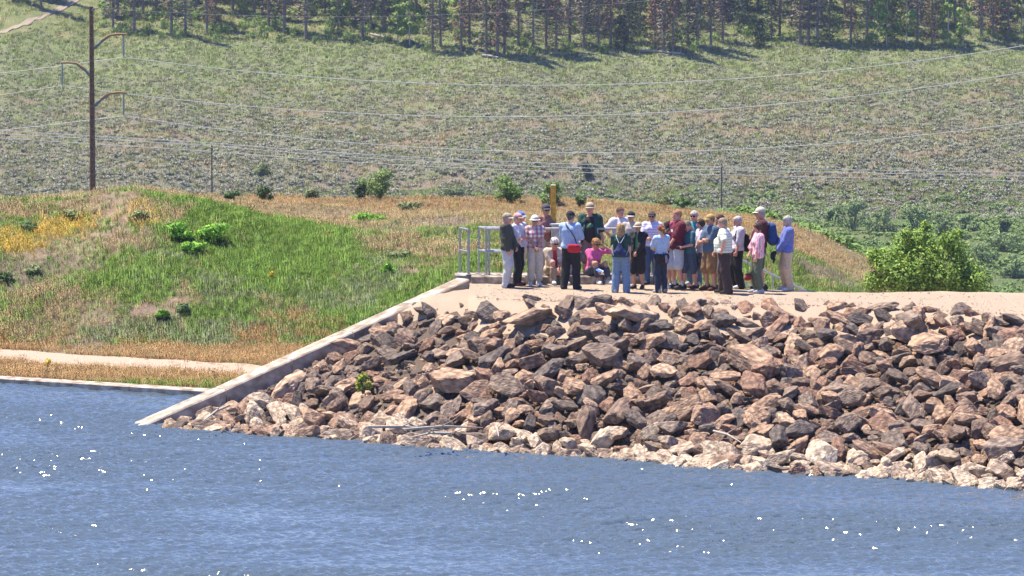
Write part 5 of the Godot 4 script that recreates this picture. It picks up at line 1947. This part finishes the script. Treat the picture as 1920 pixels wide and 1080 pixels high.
func build_people() -> void:
	make_templates()
	mats.cloth_tex = noise_tex(0.03, 4, Color(0.86, 0.86, 0.86), Color.WHITE, 256, 71, 0.1)
	mats.skin = std(Color.WHITE, 0.6, null, 1.0, null, 1.0, true)
	mats.lens = std(lin(0.012, 0.012, 0.014), 0.15)
	var black := Color(0.018, 0.018, 0.02)
	var white := Color(0.66, 0.66, 0.66)
	var cream := Color(0.58, 0.52, 0.43)
	var grey_hair := Color(0.36, 0.34, 0.31)
	var who := {}
	var down := ["down", "down"]
	var crossed := ["cross_over", "cross_under"]
	who.olive = person({"label": "person in a dark olive jacket and pale trousers at the end of the railing", "x": 951, "yf": 539.5, "top": 400, "yaw": 72, "arms": ["hang", "front"], "shirt": Color(0.062, 0.064, 0.045), "jacket": true, "sleeve": 1.95, "loose": 0.03, "hem": 0.86, "trousers": Color(0.52, 0.52, 0.52), "flare": 0.012, "shoes": black, "hair": grey_hair, "cap": Color(0.34, 0.29, 0.20), "brim": Color(0.62, 0.58, 0.50), "w": 1.08, "skin": RED_SKIN})
	who.pink_cap = person({"label": "person in a pink cap and white shirt with arms crossed and black trousers", "x": 971, "yf": 536.5, "top": 400, "yaw": 62, "arms": crossed, "shirt": Color(0.62, 0.62, 0.68), "sleeve": 0.9, "trousers": black, "shoes": Color(0.12, 0.04, 0.035), "hair": grey_hair, "cap": Color(0.60, 0.33, 0.30), "w": 1.05, "skin": RED_SKIN, "hem": 0.94})
	who.blue_cap = person({"label": "person in a blue cap and pale shorts behind the pink capped one", "x": 976, "yf": 532, "top": 397, "yaw": 55, "arms": down, "shirt": Color(0.50, 0.56, 0.68), "sleeve": 0.9, "trousers": Color(0.58, 0.54, 0.48), "legs": 1.0, "shoes": Color(0.16, 0.045, 0.04), "socks": true, "hair": grey_hair, "cap": Color(0.07, 0.17, 0.48), "brim": Color(0.55, 0.62, 0.75), "glasses": true, "skin": RED_SKIN, "feet": [[-0.16, 0.10], [0.16, -0.12]]})
	who.plaid = person({"label": "person in a red and white plaid shirt, cream capris and white hat", "x": 1003, "yf": 536, "top": 404, "yaw": 12, "arms": ["front", "front"], "shirt": "plaid", "sleeve": 0.85, "loose": 0.026, "hem": 0.80, "trousers": cream, "legs": 1.72, "flare": 0.015, "shoes": white, "hair": Color(0.45, 0.42, 0.38), "hat": Color(0.64, 0.60, 0.55), "glasses": true, "w": 1.05, "skin": TAN, "bust": true})
	who.salmon = person({"label": "person in a salmon shirt with arms crossed, grey cap and beige shorts", "x": 1024, "yf": 527, "top": 383, "yaw": 18, "arms": crossed, "shirt": Color(0.33, 0.15, 0.125), "sleeve": 0.85, "trousers": Color(0.52, 0.44, 0.36), "legs": 1.02, "shoes": Color(0.1, 0.09, 0.08), "hair": Color(0.05, 0.04, 0.035), "cap": Color(0.06, 0.06, 0.075), "brim": Color(0.10, 0.10, 0.12), "glasses": true, "skin": TAN, "tag": true})
	who.sitter = person({"label": "person seated on the kerb in a cream jacket and red shirt", "x": 1035, "yf": 531, "top": 456, "tall": 1.68, "yaw": 22, "sit": true, "lean": 14.0, "arms": ["lap", "lap"], "shirt": Color(0.60, 0.50, 0.38), "jacket": true, "open": 0.06, "inner": Color(0.50, 0.035, 0.04), "sleeve": 1.9, "loose": 0.028, "hem": 0.88, "trousers": Color(0.36, 0.27, 0.18), "shoes": white, "feet": [[-0.12, 0.40], [0.12, 0.52]], "hair": Color(0.66, 0.64, 0.60), "style": "bob", "glasses": true, "tag": true, "skin": RED_SKIN})
	who.blue_back = person({"label": "person seen from behind in a light blue shirt, black cap and black trousers", "x": 1070, "yf": 542.5, "top": 396, "yaw": 160, "arms": ["hold", "hold"], "shirt": Color(0.34, 0.46, 0.66), "sleeve": 0.95, "loose": 0.028, "hem": 0.92, "trousers": black, "flare": 0.015, "shoes": Color(0.03, 0.03, 0.03), "hair": Color(0.12, 0.10, 0.09), "cap": Color(0.02, 0.022, 0.03), "w": 1.18, "feet": [[-0.13, 0.05], [0.13, -0.06]]})
	who.tall = person({"label": "tall person facing forward in a dark green jacket over a black shirt", "x": 1106, "yf": 529, "top": 380, "yaw": -4, "arms": ["hang", "down"], "shirt": Color(0.016, 0.062, 0.052), "jacket": true, "open": 0.11, "inner": Color(0.022, 0.018, 0.018), "sleeve": 0.95, "loose": 0.035, "hem": 0.82, "trousers": Color(0.17, 0.155, 0.125), "legs": 1.0, "flare": 0.02, "shoes": Color(0.08, 0.07, 0.06), "hair": Color(0.10, 0.07, 0.05), "cap": Color(0.36, 0.31, 0.22), "w": 1.22, "belly": 0.02, "skin": RED_SKIN})
	who.pink_sitter = person({"label": "person in a bright pink shirt seated on the kerb with a raised arm", "x": 1112, "yf": 531, "top": 458, "tall": 1.64, "yaw": 28, "sit": true, "lean": 12.0, "arms": ["reach", "hair"], "shirt": Color(0.70, 0.13, 0.34), "sleeve": 0.8, "hem": 0.90, "trousers": Color(0.05, 0.065, 0.10), "legs": 1.65, "shoes": white, "feet": [[-0.08, 0.46], [0.16, 0.52]], "hair": Color(0.42, 0.22, 0.09), "style": "bob", "glasses": true, "skin": TAN, "bust": true})
	who.white_tee = person({"label": "brown haired person in a plain white shirt with hands on hips", "x": 1163, "yf": 528, "top": 388, "yaw": 28, "arms": ["hip", "hip"], "shirt": Color(0.68, 0.64, 0.68), "sleeve": 0.9, "loose": 0.03, "trousers": Color(0.04, 0.045, 0.06), "shoes": black, "hair": Color(0.11, 0.06, 0.04), "w": 1.12, "skin": RED_SKIN})
	who.grey_shirt = person({"label": "person in a black cap with a pale brim behind the blond backpacker", "x": 1183, "yf": 531, "top": 397, "yaw": -14, "arms": ["down", "down"], "shirt": Color(0.46, 0.43, 0.39), "sleeve": 0.9, "trousers": Color(0.05, 0.05, 0.07), "shoes": black, "hair": grey_hair, "cap": black, "brim": Color(0.60, 0.57, 0.52), "skin": TAN})
	who.backpacker = person({"label": "person seen from behind with long blond hair, green top and light jeans", "x": 1164, "yf": 549, "top": 419, "yaw": 172, "arms": ["hang", "hang"], "shirt": Color(0.018, 0.060, 0.048), "sleeve": 0.62, "loose": 0.022, "hem": 0.90, "trousers": Color(0.155, 0.235, 0.36), "flare": 0.022, "shoes": Color(0.40, 0.40, 0.40), "hair": Color(0.44, 0.28, 0.12), "style": "long", "w": 1.2, "feet": [[-0.15, 0.02], [0.14, 0.0]]})
	who.black_suit = person({"label": "person in a black jacket, black knee shorts and straw hat", "x": 1196, "yf": 541.5, "top": 417, "yaw": -22, "arms": ["front", "front"], "shirt": Color(0.016, 0.016, 0.018), "jacket": true, "open": 0.035, "inner": Color(0.06, 0.30, 0.10), "sleeve": 1.9, "loose": 0.034, "hem": 0.84, "trousers": black, "legs": 1.05, "flare": 0.035, "shoes": Color(0.04, 0.03, 0.03), "hair": grey_hair, "hat": Color(0.50, 0.40, 0.27), "w": 1.15, "skin": TAN})
	who.lilac = person({"label": "person in a lilac striped polo shirt and blue jeans with sunglasses", "x": 1222, "yf": 534, "top": 396, "yaw": -8, "arms": ["hold", "hang"], "shirt": "lilac_stripes", "sleeve": 0.95, "loose": 0.028, "hem": 0.92, "trousers": Color(0.045, 0.085, 0.19), "shoes": black, "hair": Color(0.09, 0.065, 0.05), "glasses": true, "w": 1.12, "skin": TAN})
	who.navy_woman = person({"label": "person with a red-brown ponytail, light blue shirt and navy trousers", "x": 1239, "yf": 549, "top": 422, "yaw": -152, "arms": ["hold", "hold"], "shirt": Color(0.38, 0.50, 0.70), "sleeve": 0.8, "hem": 0.97, "trousers": Color(0.022, 0.032, 0.058), "flare": 0.006, "shoes": Color(0.35, 0.33, 0.30), "hair": Color(0.26, 0.09, 0.035), "style": "pony", "w": 0.95, "nod": 14.0})
	who.black_top = person({"label": "dark haired person in a black top and white shorts beside the ponytail", "x": 1252, "yf": 541, "top": 415, "yaw": -130, "arms": ["hang", "front"], "shirt": black, "sleeve": 0.35, "trousers": Color(0.64, 0.62, 0.58), "legs": 0.85, "flare": 0.02, "shoes": white, "hair": Color(0.045, 0.025, 0.02), "style": "bob"})
	who.maroon = person({"label": "sandy haired person in a maroon shirt with a name tag and pale shorts", "x": 1269, "yf": 542, "top": 393, "yaw": -62, "arms": ["front", "front"], "shirt": Color(0.135, 0.014, 0.030), "sleeve": 0.98, "loose": 0.036, "hem": 0.82, "trousers": Color(0.48, 0.51, 0.57), "legs": 0.95, "flare": 0.035, "shoes": Color(0.06, 0.05, 0.045), "socks": true, "hair": Color(0.36, 0.19, 0.10), "w": 1.12, "skin": RED_SKIN, "tag": true})
	who.teal = person({"label": "grey haired person in a teal shirt and jeans behind the bowed one", "x": 1301, "yf": 535, "top": 395, "yaw": -22, "arms": down, "shirt": Color(0.045, 0.30, 0.34), "sleeve": 0.9, "trousers": Color(0.07, 0.12, 0.20), "shoes": Color(0.4, 0.4, 0.4), "hair": Color(0.48, 0.44, 0.40), "glasses": true, "skin": RED_SKIN, "w": 1.05})
	who.bowed = person({"label": "short haired person with bowed head looking down at a camera", "x": 1293, "yf": 542.5, "top": 418, "tall": 1.52, "yaw": -55, "lean": 6.0, "nod": 34.0, "arms": ["hold", "hold"], "shirt": Color(0.04, 0.12, 0.16), "sleeve": 0.8, "trousers": Color(0.05, 0.075, 0.125), "legs": 1.1, "flare": 0.015, "shoes": Color(0.03, 0.025, 0.025), "hair": Color(0.24, 0.20, 0.15), "skin": RED_SKIN, "feet": [[-0.12, 0.14], [0.10, -0.10]]})
	who.lavender = person({"label": "dark haired person in a lavender shirt and denim shorts holding hands in front", "x": 1313, "yf": 541, "top": 411, "yaw": -68, "arms": ["front", "front"], "shirt": Color(0.60, 0.55, 0.68), "sleeve": 0.8, "loose": 0.024, "hem": 0.86, "trousers": Color(0.055, 0.085, 0.17), "legs": 0.98, "flare": 0.015, "shoes": Color(0.10, 0.03, 0.03), "hair": Color(0.06, 0.04, 0.03), "style": "bob", "skin": SKIN, "feet": [[-0.12, 0.12], [0.12, -0.12]]})
	who.slate = person({"label": "person in a slate blue shirt and gold cap with arms crossed, brown shorts", "x": 1331, "yf": 545, "top": 402, "yaw": -58, "arms": crossed, "shirt": Color(0.080, 0.12, 0.19), "sleeve": 0.95, "loose": 0.03, "hem": 0.84, "trousers": Color(0.235, 0.135, 0.062), "legs": 1.05, "flare": 0.03, "shoes": Color(0.11, 0.04, 0.03), "hair": Color(0.12, 0.075, 0.05), "cap": Color(0.40, 0.28, 0.11), "skin": TAN, "w": 1.1})
	who.behind = person({"label": "dark haired stout person in a grey shirt and cream shorts, mostly hidden", "x": 1349, "yf": 544.5, "top": 402, "yaw": -80, "arms": down, "shirt": Color(0.34, 0.34, 0.36), "sleeve": 0.9, "trousers": cream, "legs": 1.0, "flare": 0.03, "shoes": Color(0.10, 0.05, 0.04), "hair": Color(0.05, 0.03, 0.025), "w": 1.2, "belly": 0.05, "feet": [[-0.13, 0.10], [0.12, -0.02]], "skin": RED_SKIN})
	who.striped = person({"label": "stout person in a pale green striped shirt and dark brown trousers", "x": 1359, "yf": 551, "top": 408, "yaw": -108, "lean": 5.0, "arms": ["front", "hip"], "shirt": "green_stripes", "sleeve": 0.85, "loose": 0.03, "hem": 0.95, "trousers": Color(0.055, 0.036, 0.032), "flare": 0.028, "shoes": black, "hair": Color(0.30, 0.23, 0.17), "w": 1.28, "belly": 0.05, "feet": [[-0.12, 0.12], [0.14, -0.10]], "skin": RED_SKIN})
	who.white_blouse = person({"label": "white haired person in a white blouse and black trousers with a shoulder bag", "x": 1382, "yf": 541, "top": 405, "yaw": -74, "arms": ["front", "hang"], "shirt": Color(0.64, 0.61, 0.67), "sleeve": 1.15, "loose": 0.03, "hem": 0.92, "trousers": black, "flare": 0.028, "shoes": white, "hair": Color(0.50, 0.48, 0.46), "w": 1.08, "skin": RED_SKIN, "bust": true})
	who.hiker = person({"label": "person in a beige cap and dark maroon shirt wearing a blue backpack", "x": 1425, "yf": 543.5, "top": 389, "yaw": -86, "arms": ["front", "front"], "shirt": Color(0.085, 0.018, 0.028), "sleeve": 1.5, "loose": 0.028, "trousers": Color(0.12, 0.10, 0.08), "legs": 0.95, "flare": 0.02, "shoes": Color(0.05, 0.045, 0.04), "hair": grey_hair, "cap": Color(0.56, 0.52, 0.40), "w": 1.05, "skin": RED_SKIN})
	who.pink_stripes = person({"label": "brown haired person in a pink striped blouse and olive capris", "x": 1420, "yf": 550, "top": 418, "yaw": -78, "arms": ["front", "hang"], "shirt": "pink_stripes", "sleeve": 1.3, "loose": 0.034, "hem": 0.86, "trousers": Color(0.115, 0.135, 0.085), "legs": 1.72, "flare": 0.022, "shoes": Color(0.42, 0.42, 0.44), "hair": Color(0.085, 0.045, 0.03), "style": "bob", "w": 1.08, "skin": RED_SKIN, "bust": true})
	who.blue_shirt = person({"label": "grey haired person in a blue shirt and beige trousers standing apart", "x": 1475, "yf": 545, "top": 405, "yaw": -80, "arms": ["front", "front"], "shirt": Color(0.135, 0.175, 0.46), "sleeve": 1.9, "loose": 0.032, "hem": 0.84, "trousers": Color(0.58, 0.44, 0.30), "flare": 0.016, "shoes": Color(0.64, 0.64, 0.66), "hair": Color(0.44, 0.41, 0.37), "style": "bob", "w": 1.02})
	build_bags(who)

func bag_at(called: String, label: String, cat: String, w: Dictionary, x: float, y: float, z: float) -> Node3D:
	# stands on the wearer: place from the wearer's own frame
	var p: Vector3 = w.U.call(x, y, z)
	var o := thing(called, label, cat, w.xf * p)
	o.basis = w.xf.basis
	return o

func build_bags(who: Dictionary) -> void:
	var black := Color(0.018, 0.018, 0.02)
	# red waist bag with its long strap
	var o := bag_at("shoulder_bag", "red shoulder bag hanging at the light blue shirt's hip", "bag", who.blue_back, -0.15, 0.95, -0.19)
	part("pouch", sdf_obj(sdf([[V(-0.09, 0, 0), V(0.09, 0, 0), 0.075, 0.075, 1.4], [V(-0.09, -0.05, 0), V(0.09, -0.05, 0), 0.065, 0.065, 1.4]], 0.016, 0.02)), cloth(Color(0.48, 0.02, 0.035)), o)
	part("flap", sdf_obj(sdf([[V(-0.08, 0.03, -0.03), V(0.08, 0.03, -0.03), 0.055, 0.055, 1.3]], 0.016, 0.02)), cloth(Color(0.40, 0.015, 0.03)), o)
	part("strap", tube_mesh([V(-0.07, 0.06, 0.02), V(-0.01, 0.25, 0.0), V(0.12, 0.42, 0.015), V(0.22, 0.52, 0.07), V(0.25, 0.545, 0.17)], [0.012, 0.012, 0.012, 0.012, 0.012], 6), cloth(black), o)
	# navy drawstring backpack
	o = bag_at("drawstring_backpack", "navy drawstring backpack worn by the blond person", "backpack", who.backpacker, 0.0, 1.12, -0.215)
	part("sack", sdf_obj(sdf([[V(-0.09, -0.10, 0), V(0.09, -0.10, 0), 0.085, 0.085, 1.3], [V(0, -0.05, 0), V(0, 0.12, 0.01), 0.12, 0.05, 1.4]], 0.018, 0.03, {"fold": 0.02, "fold_size": 10.0})), cloth(Color(0.022, 0.035, 0.11)), o)
	for s in [-1.0, 1.0]:
		part("cord", tube_mesh([V(0.02 * s, 0.15, 0.0), V(0.09 * s, 0.28, 0.06), V(0.11 * s, 0.34, 0.13), V(0.11 * s, 0.36, 0.20)], [0.009, 0.009, 0.009, 0.009], 6), cloth(Color(0.5, 0.52, 0.56)), o)
		part("cord", tube_mesh([V(0.16 * s, -0.16, 0.01), V(0.21 * s, -0.02, 0.08), V(0.20 * s, 0.10, 0.15)], [0.008, 0.008, 0.008], 6), cloth(Color(0.5, 0.52, 0.56)), o)
	# blue backpack of the hiker
	o = bag_at("hiking_backpack", "blue hiking backpack on the maroon shirted person's back", "backpack", who.hiker, 0.0, 1.20, -0.235)
	part("sack", sdf_obj(sdf([[V(-0.08, -0.14, -0.02), V(0.08, -0.14, -0.02), 0.11, 0.11], [V(-0.08, 0.14, 0.02), V(0.08, 0.14, 0.02), 0.085, 0.085], [V(-0.06, -0.14, -0.01), V(-0.06, 0.14, 0.01), 0.11, 0.09], [V(0.06, -0.14, -0.01), V(0.06, 0.14, 0.01), 0.11, 0.09]], 0.018, 0.04)), cloth(Color(0.03, 0.07, 0.20)), o)
	part("pocket", sdf_obj(sdf([[V(-0.06, -0.13, -0.11), V(0.06, -0.13, -0.11), 0.06, 0.06]], 0.016, 0.02)), cloth(Color(0.02, 0.045, 0.14)), o)
	for s in [-1.0, 1.0]:
		part("strap", tube_mesh([V(0.10 * s, 0.17, 0.06), V(0.12 * s, 0.28, 0.16), V(0.13 * s, 0.26, 0.30), V(0.14 * s, 0.10, 0.37), V(0.16 * s, -0.08, 0.30)], [0.018, 0.02, 0.02, 0.02, 0.016], 6), cloth(Color(0.30, 0.32, 0.36)), o)
	# black shoulder bag of the white blouse
	o = bag_at("black_backpack", "black backpack behind the white blouse", "backpack", who.white_blouse, 0.02, 1.14, -0.22)
	part("sack", sdf_obj(sdf([[V(-0.07, -0.14, 0), V(0.07, -0.14, 0), 0.105, 0.105], [V(-0.05, 0.10, 0.03), V(0.05, 0.10, 0.03), 0.07, 0.07], [V(0, -0.14, 0), V(0, 0.10, 0.03), 0.12, 0.08]], 0.018, 0.04)), cloth(black), o)
	for s in [-1.0, 1.0]:
		part("strap", tube_mesh([V(0.08 * s, 0.14, 0.06), V(0.11 * s, 0.33, 0.16), V(0.13 * s, 0.33, 0.28), V(0.15 * s, 0.14, 0.36), V(0.18 * s, -0.04, 0.28)], [0.014, 0.016, 0.016, 0.014, 0.012], 6), cloth(black), o)
	# small red purse dangling from the pink striped blouse's hand
	var h: Vector3 = who.pink_stripes.arms[0][1][1]
	o = thing("small_purse", "small red and black purse dangling from the pink striped blouse's hand", "bag", who.pink_stripes.xf * (h + V(0.0, -0.56, 0.03)))
	o.basis = who.pink_stripes.xf.basis
	part("pouch", sdf_obj(sdf([[V(0, -0.03, -0.03), V(0, -0.03, 0.03), 0.065, 0.065], [V(0, 0.02, -0.02), V(0, 0.02, 0.02), 0.055, 0.055]], 0.014, 0.02)), cloth(Color(0.36, 0.03, 0.03)), o)
	part("flap", sdf_obj(sdf([[V(0, 0.05, -0.02), V(0, 0.05, 0.02), 0.052, 0.052]], 0.014, 0.02)), cloth(black), o)
	part("strap", tube_mesh([V(0, 0.08, -0.01), V(0, 0.30, 0.0), V(0.0, 0.54, 0.0)], [0.008, 0.008, 0.008], 6), cloth(black), o)
	# black cap held by the person standing apart
	h = who.blue_shirt.arms[0][1][1]
	o = thing("held_cap", "black cap held in the blue shirted person's hands", "cap", who.blue_shirt.xf * (h + V(0.02, -0.16, 0.06)))
	o.basis = who.blue_shirt.xf.basis * Basis(Vector3.RIGHT, 1.3)
	var c := part("crown", tpl.cap, cloth(black), o)
	part("brim", tpl.brim, cloth(black), c)
	# jacket tied round the waist of the ponytail person
	o = bag_at("tied_jacket", "black jacket tied round the navy trousers' waist", "jacket", who.navy_woman, 0.0, 0.98, 0.0)
	part("wrap", sdf_obj(sdf([[V(-0.06, 0, 0), V(0.06, 0, 0), 0.155, 0.155, 1.1], [V(-0.08, -0.05, -0.08), V(0.08, -0.05, -0.08), 0.10, 0.10], [V(-0.07, -0.17, -0.07), V(0.08, -0.16, -0.07), 0.085, 0.09]], 0.022, 0.03, {"y_hi": 0.03, "fold": 0.02, "fold_size": 8.0})), cloth(black), o)
	var sl := [V(-0.03, 0.0, -0.19), V(-0.04, -0.12, -0.20), V(-0.05, -0.20, -0.185)]
	part("sleeve", tube_mesh(sl, [0.03, 0.034, 0.026], 8), cloth(Color(0.26, 0.22, 0.32)), o)
	# camera of the bowed person, map of the seated one, papers
	h = (who.bowed.arms[0][1][1] + who.bowed.arms[1][1][1]) * 0.5
	o = thing("small_camera", "small black camera in the bowed person's hands", "camera", who.bowed.xf * (h + V(0, -0.02, 0.08)))
	o.basis = who.bowed.xf.basis
	plate("body", V(0, 0, 0), V(0.12, 0.075, 0.04), o, cloth(black), 0.008)
	part("lens", tube_mesh([V(0, 0, 0.015), V(0, 0, 0.055)], [0.03, 0.027], 12), mats.lens, o)
	h = who.pink_sitter.arms[0][1][1]
	o = thing("folded_leaflet", "blue and white folded leaflet in the seated pink shirted person's hand", "leaflet", who.pink_sitter.xf * (h + V(-0.02, -0.02, 0.14)))
	o.basis = who.pink_sitter.xf.basis * Basis(Vector3.RIGHT, 0.5) * Basis(Vector3.UP, 0.7)
	plate("cover", V(0, 0.012, 0), V(0.10, 0.006, 0.15), o, cloth(Color(0.08, 0.20, 0.62)), 0.001)
	plate("back", V(0.03, 0.004, 0.02), V(0.12, 0.006, 0.15), o, cloth(Color(0.7, 0.7, 0.7)), 0.001)
	# jacket over the maroon shoulder, print on the tall person's shirt
	o = bag_at("folded_sweater", "pink sweater slung over the maroon shirt's shoulder", "sweater", who.maroon, -0.13, 1.36, 0.02)
	part("fold", sdf_obj(sdf([[V(0, 0.08, -0.04), V(0, 0.09, 0.04), 0.05, 0.05], [V(0.0, 0.06, 0.08), V(0.01, -0.20, 0.10), 0.05, 0.045, 1.3], [V(0.0, 0.06, -0.08), V(0.0, -0.16, -0.10), 0.05, 0.045, 1.3]], 0.018, 0.03, {"fold": 0.015, "fold_size": 9.0})), cloth(Color(0.42, 0.07, 0.16)), o)
	var tall_root: Node3D = who.tall.root
	var pr := [V(-0.05, 1.28, 0.160), V(0.055, 1.27, 0.160)]
	part("shirt_print", sdf_obj(sdf([[V(-0.03, 1.20, 0.128), V(0.03, 1.26, 0.135), 0.05, 0.055, 1.0]], 0.014, 0.02)), cloth(Color(0.05, 0.17, 0.10)), tall_root)

# ==================================================================== driftwood, weeds, flowers
func build_small_things() -> void:
	var wood := std(lin(0.42, 0.37, 0.31), 0.9, mats.grey_noise, 1.0)
	var r := RandomNumberGenerator.new()
	r.seed = 88
	for q in [[760, 805, 905, 802, 0.30, "long pale driftwood branch lying along the waterline rocks"], [690, 800, 830, 808, 0.26, "thin crooked driftwood stick near the dark waterline rocks"], [845, 812, 770, 820, 0.2, "short driftwood stick crossing under the long branch"], [1338, 808, 1390, 830, 0.35, "forked driftwood stick leaning on pale rocks at the waterline"], [930, 800, 935, 818, 0.3, "short upright driftwood stub between waterline rocks"], [430, 760, 380, 790, 0.25, "curved driftwood stick beside the wing wall's foot"]]:
		var a := on_level(q[0], q[1], q[4] + 0.25)
		var b := on_level(q[2], q[3], q[4] + 0.12)
		var m := (a + b) * 0.5 + Vector3(0, 0.05, 0.04)
		var o := thing("driftwood", q[5], "driftwood", a, 0.0, "driftwood on the shore")
		part("stick", tube_mesh([Vector3.ZERO, (m - a) * 0.6, m - a, b - a], [0.024, 0.03, 0.026, 0.010], 6), wood, o)
		part("twig", tube_mesh([(m - a) * 0.9, (m - a) * 1.1 + Vector3(0.12, 0.14, 0.1), (m - a) * 1.25 + Vector3(0.2, 0.3, 0.12)], [0.013, 0.009, 0.004], 5), wood, o)
	# the weed that grows between the rocks
	var w := Vector3(-3.15, 0, -95.4)
	w.y = slope_h(w.x, -w.z) + 0.08
	var weed := thing("rock_weed", "yellow green weed growing between the rocks near the wing wall", "plant", w)
	var s := shrub_parts(505, 0.30, 0.52, 0.05, 260, 7, Color(0.21, 0.27, 0.03))
	part("stems", s[1], mats.twig, weed)
	part("foliage", s[0], mats.leaf, weed)
	# yellow flower heads on the bank
	for q in [[508, 525, "small yellow flowering plant alone on the green bank"], [88, 692, "yellow flowering weed in the dry spillway grass"]]:
		var g := on_ground(q[0], q[1], 103.0)
		var o := thing("flowering_weed", q[2], "plant", g, 0.0, "yellow flowering weeds")
		var f := shrub_parts(int(q[0]), 0.16, 0.30, 0.035, 200, 6, Color(0.55, 0.42, 0.03))
		part("stems", f[1], mats.twig, o)
		part("flowers", f[0], mats.leaf, o)
